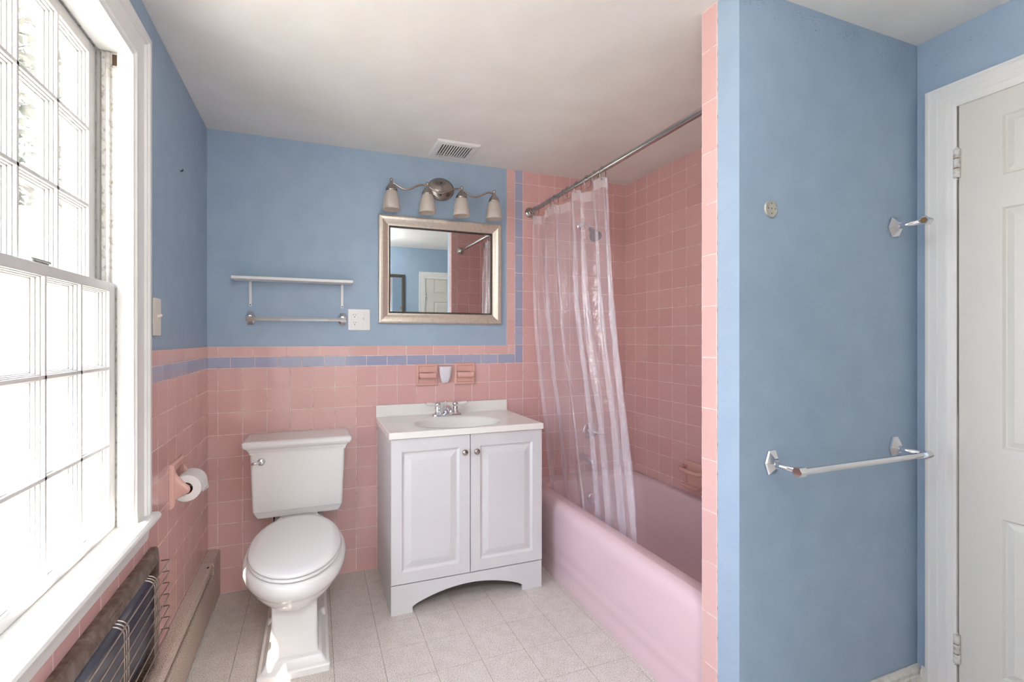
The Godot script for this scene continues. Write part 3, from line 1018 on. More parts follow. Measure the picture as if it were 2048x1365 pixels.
# ---------------------------------------------------------------- vanity
func build_vanity():
	var x0 = 0.817
	var x1 = 1.573
	var zf = 0.465
	var v = thing("vanity_cabinet", "white two door bathroom vanity cabinet with arched toe board", "cabinet", Vector3.ZERO)
	var st = flat()
	box(st, Vector3(x0, 0, 0.006), Vector3(x0 + 0.016, 0.8, zf), 0.001)
	box(st, Vector3(x1 - 0.016, 0, 0.006), Vector3(x1, 0.8, zf), 0.001)
	box(st, Vector3(x0 + 0.016, 0.13, 0.008), Vector3(x1 - 0.016, 0.8, 0.016))
	box(st, Vector3(x0 + 0.016, 0.76, zf - 0.02), Vector3(x1 - 0.016, 0.8, zf - 0.001))
	part(v, "body", st, M.laminate)
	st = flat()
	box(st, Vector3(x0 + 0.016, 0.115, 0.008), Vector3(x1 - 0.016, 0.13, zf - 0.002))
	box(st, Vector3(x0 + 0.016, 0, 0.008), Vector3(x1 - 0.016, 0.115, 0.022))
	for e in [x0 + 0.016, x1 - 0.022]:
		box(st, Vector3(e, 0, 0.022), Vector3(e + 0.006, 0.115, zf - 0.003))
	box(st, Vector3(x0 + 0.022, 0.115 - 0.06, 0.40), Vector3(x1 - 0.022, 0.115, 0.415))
	part(v, "shade_frame", st, M.shade_board, "dark brown particle board frame added to deepen the shade under the cabinet")  # boards added in dark brown to deepen the shade behind the arch
	# toe board with its arch
	st = flat()
	var poly = [Vector2(x0, 0.0), Vector2(0.915, 0.0), Vector2(0.915, 0.026)]
	for k in 25:
		var t = k / 24.0
		poly.append(Vector2(lerp(0.919, 1.464, t), 0.03 + 0.058 * pow(sin(PI * t), 0.8)))
	poly += [Vector2(1.468, 0.026), Vector2(1.468, 0.0), Vector2(x1, 0.0), Vector2(x1, 0.133), Vector2(x0, 0.133)]
	extrude(st, poly, zf, zf + 0.016)
	part(v, "toe_board", st, M.laminate)
	# doors
	for d in [[x0, 1.1905, 1.161], [1.1945, x1, 1.221]]:
		st = flat()
		var w = d[1] - d[0]
		panel_leaf(st, w, 0.658, 0.018, [[0.048, w - 0.052, 0.052, 0.6]], Transform3D(Basis.IDENTITY, Vector3(d[0], 0.139, zf + 0.001)), 0.009, 0.022)
		var o = part(v, "door", st, M.laminate)
		st = smooth()
		lathe(st, [Vector2(0, 0.026), Vector2(0.009, 0.0255), Vector2(0.0135, 0.022), Vector2(0.0145, 0.018), Vector2(0.012, 0.014), Vector2(0.006, 0.011), Vector2(0.0055, 0.004), Vector2(0.008, 0.0)], 24, frame_from(Vector3.RIGHT, Vector3.BACK, Vector3.DOWN, Vector3(d[2], 0.716, zf + 0.019)))
		part(o, "knob", st, M.nickel)
	# top with its moulded basin
	var top = thing("bathroom_sink", "white cultured marble vanity top with oval sink basin", "sink", Vector3.ZERO)
	var cx0 = 0.806
	var cx1 = 1.576
	var cz1 = 0.496
	var bc = Vector2(1.19, 0.288)
	var angs = []
	for k in 96:
		angs.append(TAU * k / 96)
	for c in [[cx0, 0.022], [cx1, 0.022], [cx0, cz1], [cx1, cz1]]:
		angs.append(fposmod(atan2(c[1] - bc.y, c[0] - bc.x), TAU))
	angs.sort()
	var rect = func(y, inset):
		var r = []
		for a in angs:
			var d = Vector2(cos(a), sin(a))
			var tx = ((cx1 - inset if d.x > 0 else cx0 + inset) - bc.x) / d.x if abs(d.x) > 1e-6 else 1e9
			var tz = ((cz1 - inset if d.y > 0 else 0.008) - bc.y) / d.y if abs(d.y) > 1e-6 else 1e9
			var q = bc + d * min(tx, tz)
			r.append(Vector3(q.x, y, q.y))
		return r
	var oval = func(rx, rz, y, dz):
		var r = []
		for a in angs:
			# the angle of a point on the oval that lies in direction a
			var t = atan2(sin(a) * rx, cos(a) * rz)
			r.append(Vector3(bc.x + rx * cos(t), y, bc.y + dz + rz * sin(t)))
		return r
	st = flat()
	loft(st, [rect.call(0.801, 0.0), rect.call(0.826, 0.0), rect.call(0.829, 0.0015), rect.call(0.83, 0.005)])
	var under = rect.call(0.801, 0.0)
	var under2 = oval.call(0.24, 0.19, 0.801, 0.0)
	for j in under.size():
		quad(st, under[j], under[(j + 1) % under.size()], under2[(j + 1) % under.size()], under2[j], Vector3.DOWN)
	part(top, "counter_edge", st, M.marble)
	st = smooth()
	var surf = [rect.call(0.83, 0.005), oval.call(0.285, 0.2, 0.8296, 0.0), oval.call(0.275, 0.193, 0.8285, 0.0), oval.call(0.232, 0.172, 0.8275, 0.0), oval.call(0.222, 0.163, 0.8245, 0.0), oval.call(0.212, 0.154, 0.815, 0.0), oval.call(0.196, 0.142, 0.785, 0.0), oval.call(0.165, 0.12, 0.74, 0.002), oval.call(0.12, 0.09, 0.708, 0.004), oval.call(0.06, 0.045, 0.692, 0.005), oval.call(0.02, 0.02, 0.69, 0.005)]
	loft(st, surf, true, false, true)
	part(top, "basin", st, M.marble)
	st = flat()
	var bs = [Vector2(0.0, 0.829), Vector2(1.0, 0.829)]
	extrude(st, [Vector2(cx0, 0.829), Vector2(cx1, 0.829), Vector2(cx1, 0.884), Vector2(cx1 - 0.006, 0.891), Vector2(cx0 + 0.004, 0.891), Vector2(cx0, 0.887)], 0.008, 0.024)
	# cove where the splash meets the counter
	extrude(st, [Vector2(0.024, 0.829), Vector2(0.034, 0.83), Vector2(0.027, 0.833), Vector2(0.024, 0.842)], cx0 + 0.001, cx1 - 0.001, frame_from(Vector3.BACK, Vector3.UP, Vector3.LEFT, Vector3.ZERO) * Transform3D(Basis.from_scale(Vector3(1, 1, -1)), Vector3.ZERO))
	part(top, "backsplash", st, M.marble)
	st = smooth()
	lathe(st, [Vector2(0, 0.002), Vector2(0.018, 0.002), Vector2(0.022, 0.0)], 24, Transform3D(Basis.IDENTITY, Vector3(1.19, 0.6905, 0.293)))
	part(top, "drain", st, M.chrome)
	build_faucet(Vector3(1.184, 0.8285, 0.088))

func build_faucet(at):
	var f = thing("faucet", "chrome two handle faucet with porcelain levers on vanity top", "faucet", at)
	var st = smooth()
	loft(st, [rrect(-0.087, 0.087, -0.026, 0.026, 0.0255, 0.0, 8), rrect(-0.087, 0.087, -0.026, 0.026, 0.0255, 0.006, 8), rrect(-0.084, 0.084, -0.023, 0.023, 0.0225, 0.011, 8), rrect(-0.078, 0.078, -0.017, 0.017, 0.0165, 0.0135, 8)], false, false, true)
	part(f, "base", st, M.chrome)
	for s in [-1.0, 1.0]:
		st = smooth()
		lathe(st, [Vector2(0.023, 0.01), Vector2(0.021, 0.016), Vector2(0.016, 0.02), Vector2(0.0145, 0.03), Vector2(0.0165, 0.042), Vector2(0.013, 0.048), Vector2(0.0135, 0.052), Vector2(0.0165, 0.058), Vector2(0.0165, 0.066), Vector2(0.01, 0.073), Vector2(0, 0.075)], 24, Transform3D(Basis.IDENTITY, Vector3(s * 0.051, 0, 0)))
		var h = part(f, "handle", st, M.chrome)
		st = smooth()
		var a = Vector3(s * 0.066, 0.062, 0.002)
		var b = Vector3(s * 0.116, 0.068, 0.008)
		tube(st, [a, a.lerp(b, 0.1), a.lerp(b, 0.5), a.lerp(b, 0.85), b], [0.005, 0.0085, 0.0105, 0.0085, 0.007], 16)
		part(h, "lever", st, M.china, "white porcelain lever")
		st = smooth()
		tube(st, [b, b.lerp(a, -0.08), b.lerp(a, -0.16)], [0.0075, 0.0075, 0.003], 12)
		part(h, "end_cap", st, M.chrome)
	st = smooth()
	tube(st, [Vector3(0, 0.008, -0.004), Vector3(0, 0.03, 0.0), Vector3(0, 0.044, 0.018), Vector3(0, 0.046, 0.05), Vector3(0, 0.038, 0.085), Vector3(0, 0.026, 0.098)], [0.02, 0.019, 0.0165, 0.0145, 0.0125, 0.011], 16)
	part(f, "spout", st, M.chrome)
	st = smooth()
	tube(st, [Vector3(0, 0.03, -0.018), Vector3(0, 0.068, -0.018)], 0.0028, 8)
	lathe(st, [Vector2(0, 0.066), Vector2(0.005, 0.067), Vector2(0.0065, 0.071), Vector2(0.004, 0.076), Vector2(0, 0.077)], 12, Transform3D(Basis.IDENTITY, Vector3(0, 0, -0.018)))
	part(f, "lift_rod", st, M.chrome)

# ---------------------------------------------------------------- toilet
func egg(hw, back, front, y, back_hw, n = 64):
	# outline of a bowl: rounded front, squarer back; local x across, z out from the wall
	var ring = []
	var zc = back + (front - back) * 0.53
	for k in n:
		var t = TAU * k / n
		var s = sin(t)
		var c = cos(t)
		if s >= 0.0:
			ring.append(Vector3(hw * c, y, zc + (front - zc) * s))
		else:
			var w = hw * sign(c) * pow(abs(c), 0.62)
			var z = zc - (zc - back) * pow(abs(s), 0.85)
			var squeeze = lerp(1.0, back_hw / hw, pow(abs(s), 2.2))
			ring.append(Vector3(w * squeeze if abs(s) < 0.999 else 0.0, y, z))
	return ring

func build_toilet():
	var t = thing("toilet", "white two piece toilet with closed lid between window wall and vanity", "toilet", Vector3(0.422, 0, 0))
	# tank
	var st = flat()
	var tr = []
	for e in [[0.186, 0.034, 0.182, 0.408], [0.188, 0.033, 0.184, 0.412], [0.200, 0.026, 0.191, 0.437], [0.201, 0.025, 0.193, 0.441], [0.212, 0.018, 0.197, 0.716]]:
		tr.append(rrect(-e[0], e[0], e[1], e[2], 0.012, e[3], 5))
	loft(st, tr, false, true, true)
	st.set_smooth_group(0)
	var tank = part(t, "tank", st, M.china)
	# lid with stepped moulding
	st = flat()
	tr = []
	for e in [[0.216, 0.201, 0.714], [0.217, 0.202, 0.722], [0.219, 0.204, 0.724], [0.222, 0.207, 0.734], [0.229, 0.213, 0.742], [0.236, 0.217, 0.745], [0.237, 0.218, 0.749], [0.2415, 0.221, 0.751], [0.2435, 0.2225, 0.757], [0.2435, 0.2225, 0.768], [0.241, 0.22, 0.773], [0.232, 0.212, 0.777]]:
		tr.append(rrect(-e[0], e[0], 0.012, e[1], 0.008, e[2], 4))
	loft(st, tr, false, true, true)
	part(t, "tank_lid", st, M.china)
	# lever
	st = smooth()
	lathe(st, [Vector2(0, 0.012), Vector2(0.012, 0.011), Vector2(0.017, 0.007), Vector2(0.018, 0.0)], 24, frame_from(Vector3.RIGHT, Vector3.BACK, Vector3.DOWN, Vector3(-0.163, 0.678, 0.1955)))
	tube(st, [Vector3(-0.163, 0.678, 0.208), Vector3(-0.18, 0.678, 0.216), Vector3(-0.203, 0.676, 0.219)], [0.006, 0.005, 0.0065], 12)
	part(t, "flush_lever", st, M.chrome)
	# bowl and rim
	st = smooth()
	var b = []
	for e in [[0.088, 0.28, 0.715, 0.243, 0.085], [0.108, 0.25, 0.738, 0.249, 0.09], [0.138, 0.22, 0.772, 0.268, 0.1], [0.162, 0.19, 0.8, 0.293, 0.11], [0.173, 0.178, 0.811, 0.308, 0.112], [0.178, 0.172, 0.815, 0.316, 0.112], [0.180, 0.17, 0.817, 0.320, 0.112], [0.184, 0.165, 0.823, 0.323, 0.115], [0.193, 0.16, 0.834, 0.340, 0.12], [0.197, 0.158, 0.839, 0.358, 0.12], [0.195, 0.158, 0.837, 0.376, 0.12], [0.188, 0.162, 0.83, 0.386, 0.12], [0.17, 0.175, 0.81, 0.389, 0.11]]:
		b.append(egg(e[0], e[1], e[2], e[3], e[4]))
	loft(st, b, false, true, true)
	part(t, "bowl", st, M.china)
	# deck that carries the tank
	st = flat()
	box(st, Vector3(-0.11, 0.30, 0.05), Vector3(0.11, 0.392, 0.26), 0.012)
	box(st, Vector3(-0.085, 0.39, 0.07), Vector3(0.085, 0.41, 0.17), 0.004)
	part(t, "deck", st, M.china)
	# pedestal and stepped plinth
	st = flat()
	tr = []
	for e in [[0.088, 0.20, 0.700, 0.045], [0.083, 0.205, 0.693, 0.075], [0.0815, 0.21, 0.690, 0.12], [0.081, 0.2, 0.690, 0.20], [0.081, 0.2, 0.692, 0.262]]:
		tr.append(rrect(-e[0], e[0], e[1], e[2], 0.01, e[3], 4))
	loft(st, tr, false, false, true)
	part(t, "pedestal", st, M.china)
	st = flat()
	tr = []
	for e in [[0.127, 0.15, 0.742, 0.0], [0.127, 0.15, 0.742, 0.022], [0.124, 0.152, 0.738, 0.027], [0.113, 0.16, 0.728, 0.031], [0.104, 0.17, 0.718, 0.043], [0.098, 0.18, 0.711, 0.052], [0.088, 0.2, 0.7, 0.056]]:
		tr.append(rrect(-e[0], e[0], e[1], e[2], 0.008, e[3], 4))
	loft(st, tr, false, true, true)
	part(t, "plinth", st, M.china)
	for s in [-1.0, 1.0]:
		st = smooth()
		lathe(st, [Vector2(0, 0.062), Vector2(0.009, 0.06), Vector2(0.013, 0.05), Vector2(0.014, 0.034)], 16, Transform3D(Basis.IDENTITY, Vector3(s * 0.104, 0, 0.41)))
		part(t, "bolt_cap", st, M.plastic_white)
	# seat and lid
	st = smooth()
	var q = []
	for e in [[0.168, 0.225, 0.812, 0.390], [0.176, 0.215, 0.822, 0.393], [0.178, 0.213, 0.825, 0.398], [0.176, 0.215, 0.822, 0.403], [0.168, 0.225, 0.812, 0.404]]:
		q.append(egg(e[0], e[1], e[2], e[3], 0.125))
	loft(st, q, false, true, true)
	part(t, "seat", st, M.plastic_white)
	st = smooth()
	q = []
	for e in [[0.166, 0.232, 0.812, 0.4065], [0.174, 0.224, 0.822, 0.408], [0.1765, 0.222, 0.825, 0.412], [0.175, 0.224, 0.823, 0.418], [0.168, 0.232, 0.814, 0.4225], [0.14, 0.265, 0.78, 0.4245], [0.06, 0.37, 0.65, 0.4255]]:
		q.append(egg(e[0], e[1], e[2], e[3], 0.125))
	loft(st, q, false, true, true)
	part(t, "lid", st, M.plastic_white)
	for s in [-1.0, 1.0]:
		st = flat()
		box(st, Vector3(s * 0.075 - 0.016, 0.389, 0.215), Vector3(s * 0.075 + 0.016, 0.412, 0.25), 0.004)
		part(t, "seat_hinge", st, M.plastic_white)
	# supply stop behind the bowl
	st = smooth()
	tube(st, [Vector3(-0.13, 0.16, 0.01), Vector3(-0.13, 0.16, 0.05), Vector3(-0.13, 0.2, 0.055), Vector3(-0.115, 0.33, 0.08), Vector3(-0.115, 0.415, 0.09)], 0.005, 8)
	part(t, "supply_tube", st, M.pewter)

# ---------------------------------------------------------------- heaters
func build_heaters():
	# long baseboard heater cover along the window wall
	var t = thing("baseboard_heater", "worn cream baseboard heater cover with rust pits along the window wall", "heater", Vector3(0.005, 0, 0.006))
	var st = flat()
	var prof = [Vector2(0, 0), Vector2(0.05, 0.012), Vector2(0.053, 0.03), Vector2(0.053, 0.162), Vector2(0.047, 0.165), Vector2(0.026, 0.166), Vector2(0.022, 0.178), Vector2(0.026, 0.19), Vector2(0.052, 0.196), Vector2(0.053, 0.2), Vector2(0.046, 0.216), Vector2(0.04, 0.219), Vector2(0, 0.219)]
	extrude(st, prof, 0.152, 2.1)
	part(t, "cover", st, M.bad_metal)
	st = flat()
	extrude(st, [Vector2(0, 0), Vector2(0.052, 0), Vector2(0.0535, 0.012), Vector2(0.0535, 0.21), Vector2(0.05, 0.2215), Vector2(0, 0.2225)], 0.0, 0.152)
	part(t, "end_cap", st, M.bad_metal)
	st = smooth()
	lathe(st, [Vector2(0, 0.003), Vector2(0.004, 0.0028), Vector2(0.0055, 0.0)], 12, Transform3D(Basis.IDENTITY, Vector3(0.036, 0.219, 0.19)))
	part(t, "screw", st, M.pewter)
	st = flat()
	box(st, Vector3(0.047, 0.166, 0.2), Vector3(0.0545, 0.17, 2.1), 0.001)
	part(t, "damper_blade", st, M.bad_metal)
	# wall heater with its wire guard
	var z0 = 0.845
	var z1 = 1.72
	var y0 = 0.235
	var y1 = 0.592
	var h = thing("wall_heater", "brown framed electric wall heater with wire guard under the window", "heater", Vector3(0.005, 0, 0))
	st = flat()
	var fw = 0.04
	var rect_ring = func(ins, x):
		return [Vector3(x, y0 + ins, z0 + ins), Vector3(x, y0 + ins, z1 - ins), Vector3(x, y1 - ins, z1 - ins), Vector3(x, y1 - ins, z0 + ins)]
	var rr = [rect_ring.call(0.0, 0.0), rect_ring.call(0.0, 0.016), rect_ring.call(0.004, 0.022), rect_ring.call(fw * 0.72, 0.031), rect_ring.call(fw * 0.86, 0.031), rect_ring.call(fw, 0.026), rect_ring.call(fw, 0.003)]
	for i in rr.size() - 1:
		for j in 4:
			var k = (j + 1) % 4
			var mid = (rr[i][j] + rr[i][k]) * 0.5 - Vector3(0.0, (y0 + y1) / 2, (z0 + z1) / 2)
			var outward = Vector3(0.5, mid.y, mid.z) if i < 4 else Vector3(0.2, -mid.y, -mid.z)
			quad(st, rr[i][j], rr[i][k], rr[i + 1][k], rr[i + 1][j], outward)
	part(h, "frame", st, M.bronze)
	st = smooth()
	# curved dark panel behind the guard
	var arc = []
	for k in 9:
		var a = PI / 2 * k / 8
		arc.append(Vector2(-0.006 + 0.026 * sin(a), y1 - fw - 0.004 - 0.05 * (1.0 - cos(a))))
	arc.append(Vector2(0.02, y0 + fw + 0.05))
	arc.append(Vector2(0.004, y0 + fw + 0.004))
	for k in arc.size() - 1:
		quad(st, Vector3(arc[k].x, arc[k].y, z0 + fw + 0.012), Vector3(arc[k].x, arc[k].y, z1 - fw), Vector3(arc[k + 1].x, arc[k + 1].y, z1 - fw), Vector3(arc[k + 1].x, arc[k + 1].y, z0 + fw + 0.012), Vector3(1, 0.3, 0))
	part(h, "heating_panel", st, M.enamel, "dark blue grey heating panel")
	st = flat()
	box(st, Vector3(-0.001, y0 + fw - 0.002, z0 + fw - 0.002), Vector3(0.003, y1 - fw + 0.002, z1 - fw + 0.002))
	part(h, "back_plate", st, M.bronze)
	# guard: long level wires with hooked ends, and pairs of upright hoops
	var xw = 0.057
	for k in 7:
		var y = 0.553 - k * 0.0362
		st = smooth()
		tube(st, [Vector3(0.034, y, z0 + 0.021), Vector3(xw - 0.003, y, z0 + 0.019), Vector3(xw, y, z0 + 0.023), Vector3(xw, y, z1 - 0.023), Vector3(0.034, y, z1 - 0.02)], 0.0018, 8)
		part(h, "guard_wire", st, M.wire)
	for zc in [0.985, 1.215, 1.445, 1.66]:
		for e in [-0.014, 0.0, 0.014]:
			st = smooth()
			var pts = []
			for k in 7:
				var a = PI / 2 * k / 6
				pts.append(Vector3(0.024 + 0.0295 * sin(a), y1 - fw + 0.004 - 0.024 * (1.0 - cos(a)), zc + e))
			pts.append(Vector3(0.0535, y0 + fw + 0.02, zc + e))
			pts.append(Vector3(0.02, y0 + fw + 0.002, zc + e))
			tube(st, pts, 0.0018, 8)
			part(h, "guard_hoop", st, M.wire)
	st = flat()
	box(st, Vector3(0.026, y1 - 0.034, 1.16), Vector3(0.029, y1 - 0.014, 1.235), 0.001)
	part(h, "badge", st, M.bronze)

# ---------------------------------------------------------------- shower
func build_shower():
	var xr = 1.735
	var yr = 2.03
	var t = thing("curtain_rod", "steel shower curtain rod above the bathtub", "rod", Vector3(xr, yr, 0))
	var st = smooth()
	tube(st, [Vector3(0, 0, 0.006), Vector3(0, 0, ZB - 0.006)], 0.0125, 20, false)
	part(t, "rod", st, M.steel)
	for e in [[0.0055, 1.0], [ZB - 0.0055, -1.0]]:
		st = smooth()
		lathe(st, [Vector2(0.0135, 0.03), Vector2(0.017, 0.03), Vector2(0.017, 0.012), Vector2(0.026, 0.008), Vector2(0.031, 0.003), Vector2(0.031, 0.0), Vector2(0.0, 0.0)], 28, frame_from(Vector3.RIGHT, Vector3(0, 0, e[1]), Vector3(0, -e[1], 0), Vector3(0, 0, e[0])))
		part(t, "flange", st, M.steel)
	# clear vinyl curtain, bunched at the far end and hanging inside the tub
	var cu = thing("shower_curtain", "clear vinyl shower curtain bunched at the far end of rod", "curtain", Vector3(xr, 0, 0))
	var nz = FastNoiseLite.new()
	nz.seed = 3
	nz.frequency = 1.0
	var N = 260
	var R = 70
	var folds = 6.5
	var grid_ = []
	for j in R + 1:
		var v = float(j) / R
		var y = lerp(1.985, 0.25, v)
		var row = []
		for i in N + 1:
			var u = float(i) / N
			var ph = (u + 0.05 * sin(u * 7.3 + 0.4) + 0.014 * sin(u * 19.0 + v * 2.0)) * folds * TAU
			var z_top = lerp(0.035, 0.825, u)
			var z_bot = lerp(0.10, 0.945, pow(u, 0.85))
			var z = lerp(z_top, z_bot, pow(v, 0.9))
			var amp = lerp(0.016, 0.034, min(1.0, v * 2.5)) * (0.6 + 0.5 * sin(u * 17.0 + 1.3) * 0.5 + 0.25)
			var x = amp * sin(ph) + 0.012 * nz.get_noise_2d(u * 12.0, v * 2.2)
			z += 0.026 * sin(2.0 * ph + 0.6) * lerp(0.35, 1.0, min(1.0, v * 3.0)) + 0.02 * nz.get_noise_2d(u * 7.0 + 40.0, v * 1.5) * v
			x += 0.0035 * nz.get_noise_2d(u * 60.0, v * 6.0) + 0.0016 * nz.get_noise_2d(u * 150.0, v * 30.0)
			# pushed inside the rim lower down
			x += 0.082 * smoothstep(0.2, 0.95, v)
			z = max(z, 0.02 + 0.09 * smoothstep(0.75, 0.92, v))
			row.append(Vector3(x, y + (0.012 * sin(ph * 0.5 + 1.0) + 0.01 * sin(u * 23.0)) * (1.0 - v), z))
		grid_.append(row)
	var s1 = smooth()
	var s2 = smooth()
	for j in R:
		for i in N:
			var s = s2 if j < 2 else s1
			quad(s, grid_[j][i], grid_[j][i + 1], grid_[j + 1][i + 1], grid_[j + 1][i], Vector3.LEFT)
	# keep the winding of neighbouring pieces alike: redo without flipping
	s1 = smooth()
	s2 = smooth()
	for j in R:
		for i in N:
			var s = s2 if j < 2 else s1
			for p in [grid_[j][i], grid_[j][i + 1], grid_[j + 1][i + 1], grid_[j][i], grid_[j + 1][i + 1], grid_[j + 1][i]]:
				s.add_vertex(p)
	part(cu, "sheet", s1, M.vinyl)
	part(cu, "hem", s2, M.vinyl_hem, "milky reinforced top hem")
	# rings
	var zr = [0.045, 0.087, 0.245, 0.281, 0.327, 0.425, 0.466, 0.559, 0.65, 0.714, 0.775]
	var r3 = RandomNumberGenerator.new()
	r3.seed = 4
	var first
	for k in zr.size():
		var o
		if k == 0:
			o = thing("curtain_ring", "thin metal curtain ring on the shower rod", "curtain ring", Vector3.ZERO, "curtain rings on the shower rod")
			var sr = smooth()
			var pts = []
			for a in 21:
				var an = TAU * a / 20.0
				pts.append(Vector3(0.021 * sin(an), 0.03 * cos(an), 0))
			tube(sr, pts, 0.0016, 6, false)
			part(o, "wire", sr, M.steel)
			sr = smooth()
			lathe(sr, [Vector2(0, -0.004), Vector2(0.003, -0.003), Vector2(0.004, 0), Vector2(0.003, 0.003), Vector2(0, 0.004)], 8, Transform3D(Basis.IDENTITY, Vector3(-0.006, -0.03, 0)))
			part(o, "bead", sr, M.steel)
			first = o
		else:
			o = first.duplicate()
			o.name = numbered("curtain_ring")
			add_child(o)
		o.position = Vector3(xr, yr - 0.0145, zr[k])
		o.rotation = Vector3(0, r3.randf_range(-0.5, 0.5), 0)
	# shower head, valve, spout on the far wall
	var sh = thing("overhead_shower", "chrome shower head on a bent arm behind the curtain", "shower head", Vector3(2.1, 0, 0))
	st = smooth()
	lathe(st, [Vector2(0.0, 0.008), Vector2(0.02, 0.007), Vector2(0.03, 0.0)], 24, frame_from(Vector3.RIGHT, Vector3.BACK, Vector3.DOWN, Vector3(0, 1.98, 0.006)))
	part(sh, "flange", st, M.chrome)
	st = smooth()
	tube(st, [Vector3(0, 1.98, 0.006), Vector3(0, 1.985, 0.05), Vector3(0, 1.965, 0.09), Vector3(0, 1.93, 0.12)], 0.009, 12)
	part(sh, "arm", st, M.chrome)
	st = smooth()
	var hd = Basis.from_euler(Vector3(0.75, 0, 0))
	lathe(st, [Vector2(0.0, 0.035), Vector2(0.012, 0.035), Vector2(0.016, 0.02), Vector2(0.015, 0.005), Vector2(0.028, -0.02), Vector2(0.036, -0.045), Vector2(0.036, -0.058), Vector2(0.03, -0.06), Vector2(0, -0.06)], 24, Transform3D(hd.inverse(), Vector3(0, 1.915, 0.135)))
	part(sh, "head", st, mat(rgb(120, 116, 130), 0.2, 0.9))
	var va = thing("tub_valve", "chrome tub valve with lever handle on the tiled wall", "valve", Vector3(2.17, 0.66, 0.005))
	st = smooth()
	lathe(st, [Vector2(0.0, 0.006), Vector2(0.03, 0.008), Vector2(0.05, 0.005), Vector2(0.055, 0.0)], 32, frame_from(Vector3.RIGHT, Vector3.BACK, Vector3.DOWN, Vector3.ZERO))
	part(va, "escutcheon", st, M.chrome)
	st = smooth()
	tube(st, [Vector3(0, 0, 0.005), Vector3(0, 0, 0.05)], 0.014, 16)
	tube(st, [Vector3(0, 0, 0.044), Vector3(0.03, -0.012, 0.055), Vector3(0.06, -0.018, 0.06)], [0.009, 0.007, 0.006], 12)
	part(va, "handle", st, M.chrome)
	var sp = thing("tub_spout", "chrome tub spout under the valve", "spout", Vector3(2.11, 0.5, 0.005))
	st = smooth()
	tube(st, [Vector3(0, 0, 0), Vector3(0, 0, 0.03), Vector3(0, -0.002, 0.09), Vector3(0, -0.02, 0.125)], [0.026, 0.024, 0.021, 0.018], 18)
	part(sp, "body", st, M.chrome)
	# ceramic soap dish with grab bar on the tub wall
	var so = thing("tub_soap_dish", "pink ceramic soap dish with grab bar above the bathtub", "soap dish", Vector3(W - 0.0085, 0.5, 0.615))
	st = flat()
	var ring = func(hy, hz, x): return [Vector3(-x, -hy, -hz), Vector3(-x, -hy, hz), Vector3(-x, hy, hz), Vector3(-x, hy, -hz)]
	var rs = [ring.call(0.08, 0.082, 0.0), ring.call(0.08, 0.082, 0.006), ring.call(0.072, 0.074, 0.012), ring.call(0.058, 0.062, 0.012), ring.call(0.054, 0.058, 0.001)]
	for i in rs.size() - 1:
		for j in 4:
			var k = (j + 1) % 4
			var m = (rs[i][j] + rs[i][k]) * 0.5
			quad(st, rs[i][j], rs[i][k], rs[i + 1][k], rs[i + 1][j], Vector3(-0.05, m.y, m.z) if i < 3 else Vector3(-0.01, -m.y, -m.z))
	quad(st, rs[-1][0], rs[-1][1], rs[-1][2], rs[-1][3], Vector3.LEFT)
	part(so, "plate", st, M.fixture)
	st = flat()
	extrude(st, [Vector2(0, -0.055), Vector2(0.055, -0.052), Vector2(0.062, -0.042), Vector2(0.058, -0.038), Vector2(0.05, -0.044), Vector2(0, -0.046)], -0.066, 0.066, Transform3D(Basis.from_scale(Vector3(-1, 1, 1)), Vector3.ZERO))
	part(so, "tray", st, M.fixture)
	st = smooth()
	tube(st, [Vector3(0, 0.045, -0.07), Vector3(-0.032, 0.04, -0.076), Vector3(-0.045, 0.034, -0.06), Vector3(-0.046, 0.032, 0.0), Vector3(-0.045, 0.034, 0.06), Vector3(-0.032, 0.04, 0.076), Vector3(0, 0.045, 0.07)], 0.0115, 14)
	part(so, "grab_bar", st, M.fixture)

# ---------------------------------------------------------------- things on the vanity wall
func hexagon(rx, ry):
	var q = []
	for p in [[0.5, 1.0], [-0.5, 1.0], [-1.0, 0.0], [-0.5, -1.0], [0.5, -1.0], [1.0, 0.0]]:
		q.append(Vector2(p[0] * rx, p[1] * ry))
	return q

func hex_plate(st, xf, rx, ry, th):
	var rings = []
	for e in [[1.0, 0.0], [1.0, th * 0.25], [0.9, th * 0.4], [0.42, th]]:
		rings.append(hexagon(rx * e[0], ry * e[0]).map(func(p): return xf * Vector3(p.x, p.y, e[1])))
	loft(st, rings, false, false, true)

func hex_bar(st, a, b, r, turn = 0.0):
	var d = (b - a).normalized()
	var u = Vector3.UP
	var s = d.cross(u).normalized()
	var rings = [[], []]
	for k in 6:
		var t = TAU * k / 6 + turn
		var o = (s * cos(t) + u * sin(t)) * r
		rings[0].append(a + o)
		rings[1].append(b + o)
	loft(st, rings, false, true, true)

func towel_bar(label, at, half, reach, r, plate):
	var t = thing("towel_bar", label, "towel bar", at)
	for s in [-1.0, 1.0]:
		var st = flat()
		hex_plate(st, Transform3D(Basis.IDENTITY, Vector3(s * half, 0, 0)), plate.x, plate.y, 0.02)
		var p = part(t, "post", st, M.chrome)
		st = smooth()
		tube(st, [Vector3(s * half, 0.0, 0.014), Vector3(s * half, -0.004, 0.03), Vector3(s * half, -0.005, reach)], [0.012, 0.0075, 0.0085], 14)
		part(p, "arm", st, M.chrome)
		st = flat()
		hex_bar(st, Vector3(s * half + 0.014, -0.005, reach), Vector3(s * half - 0.014, -0.005, reach), 0.0145)
		part(p, "end_block", st, M.chrome)
	var st2 = flat()
	hex_bar(st2, Vector3(-half, -0.005, reach), Vector3(half, -0.005, reach), r)
	part(t, "bar", st2, M.chrome)
	return t

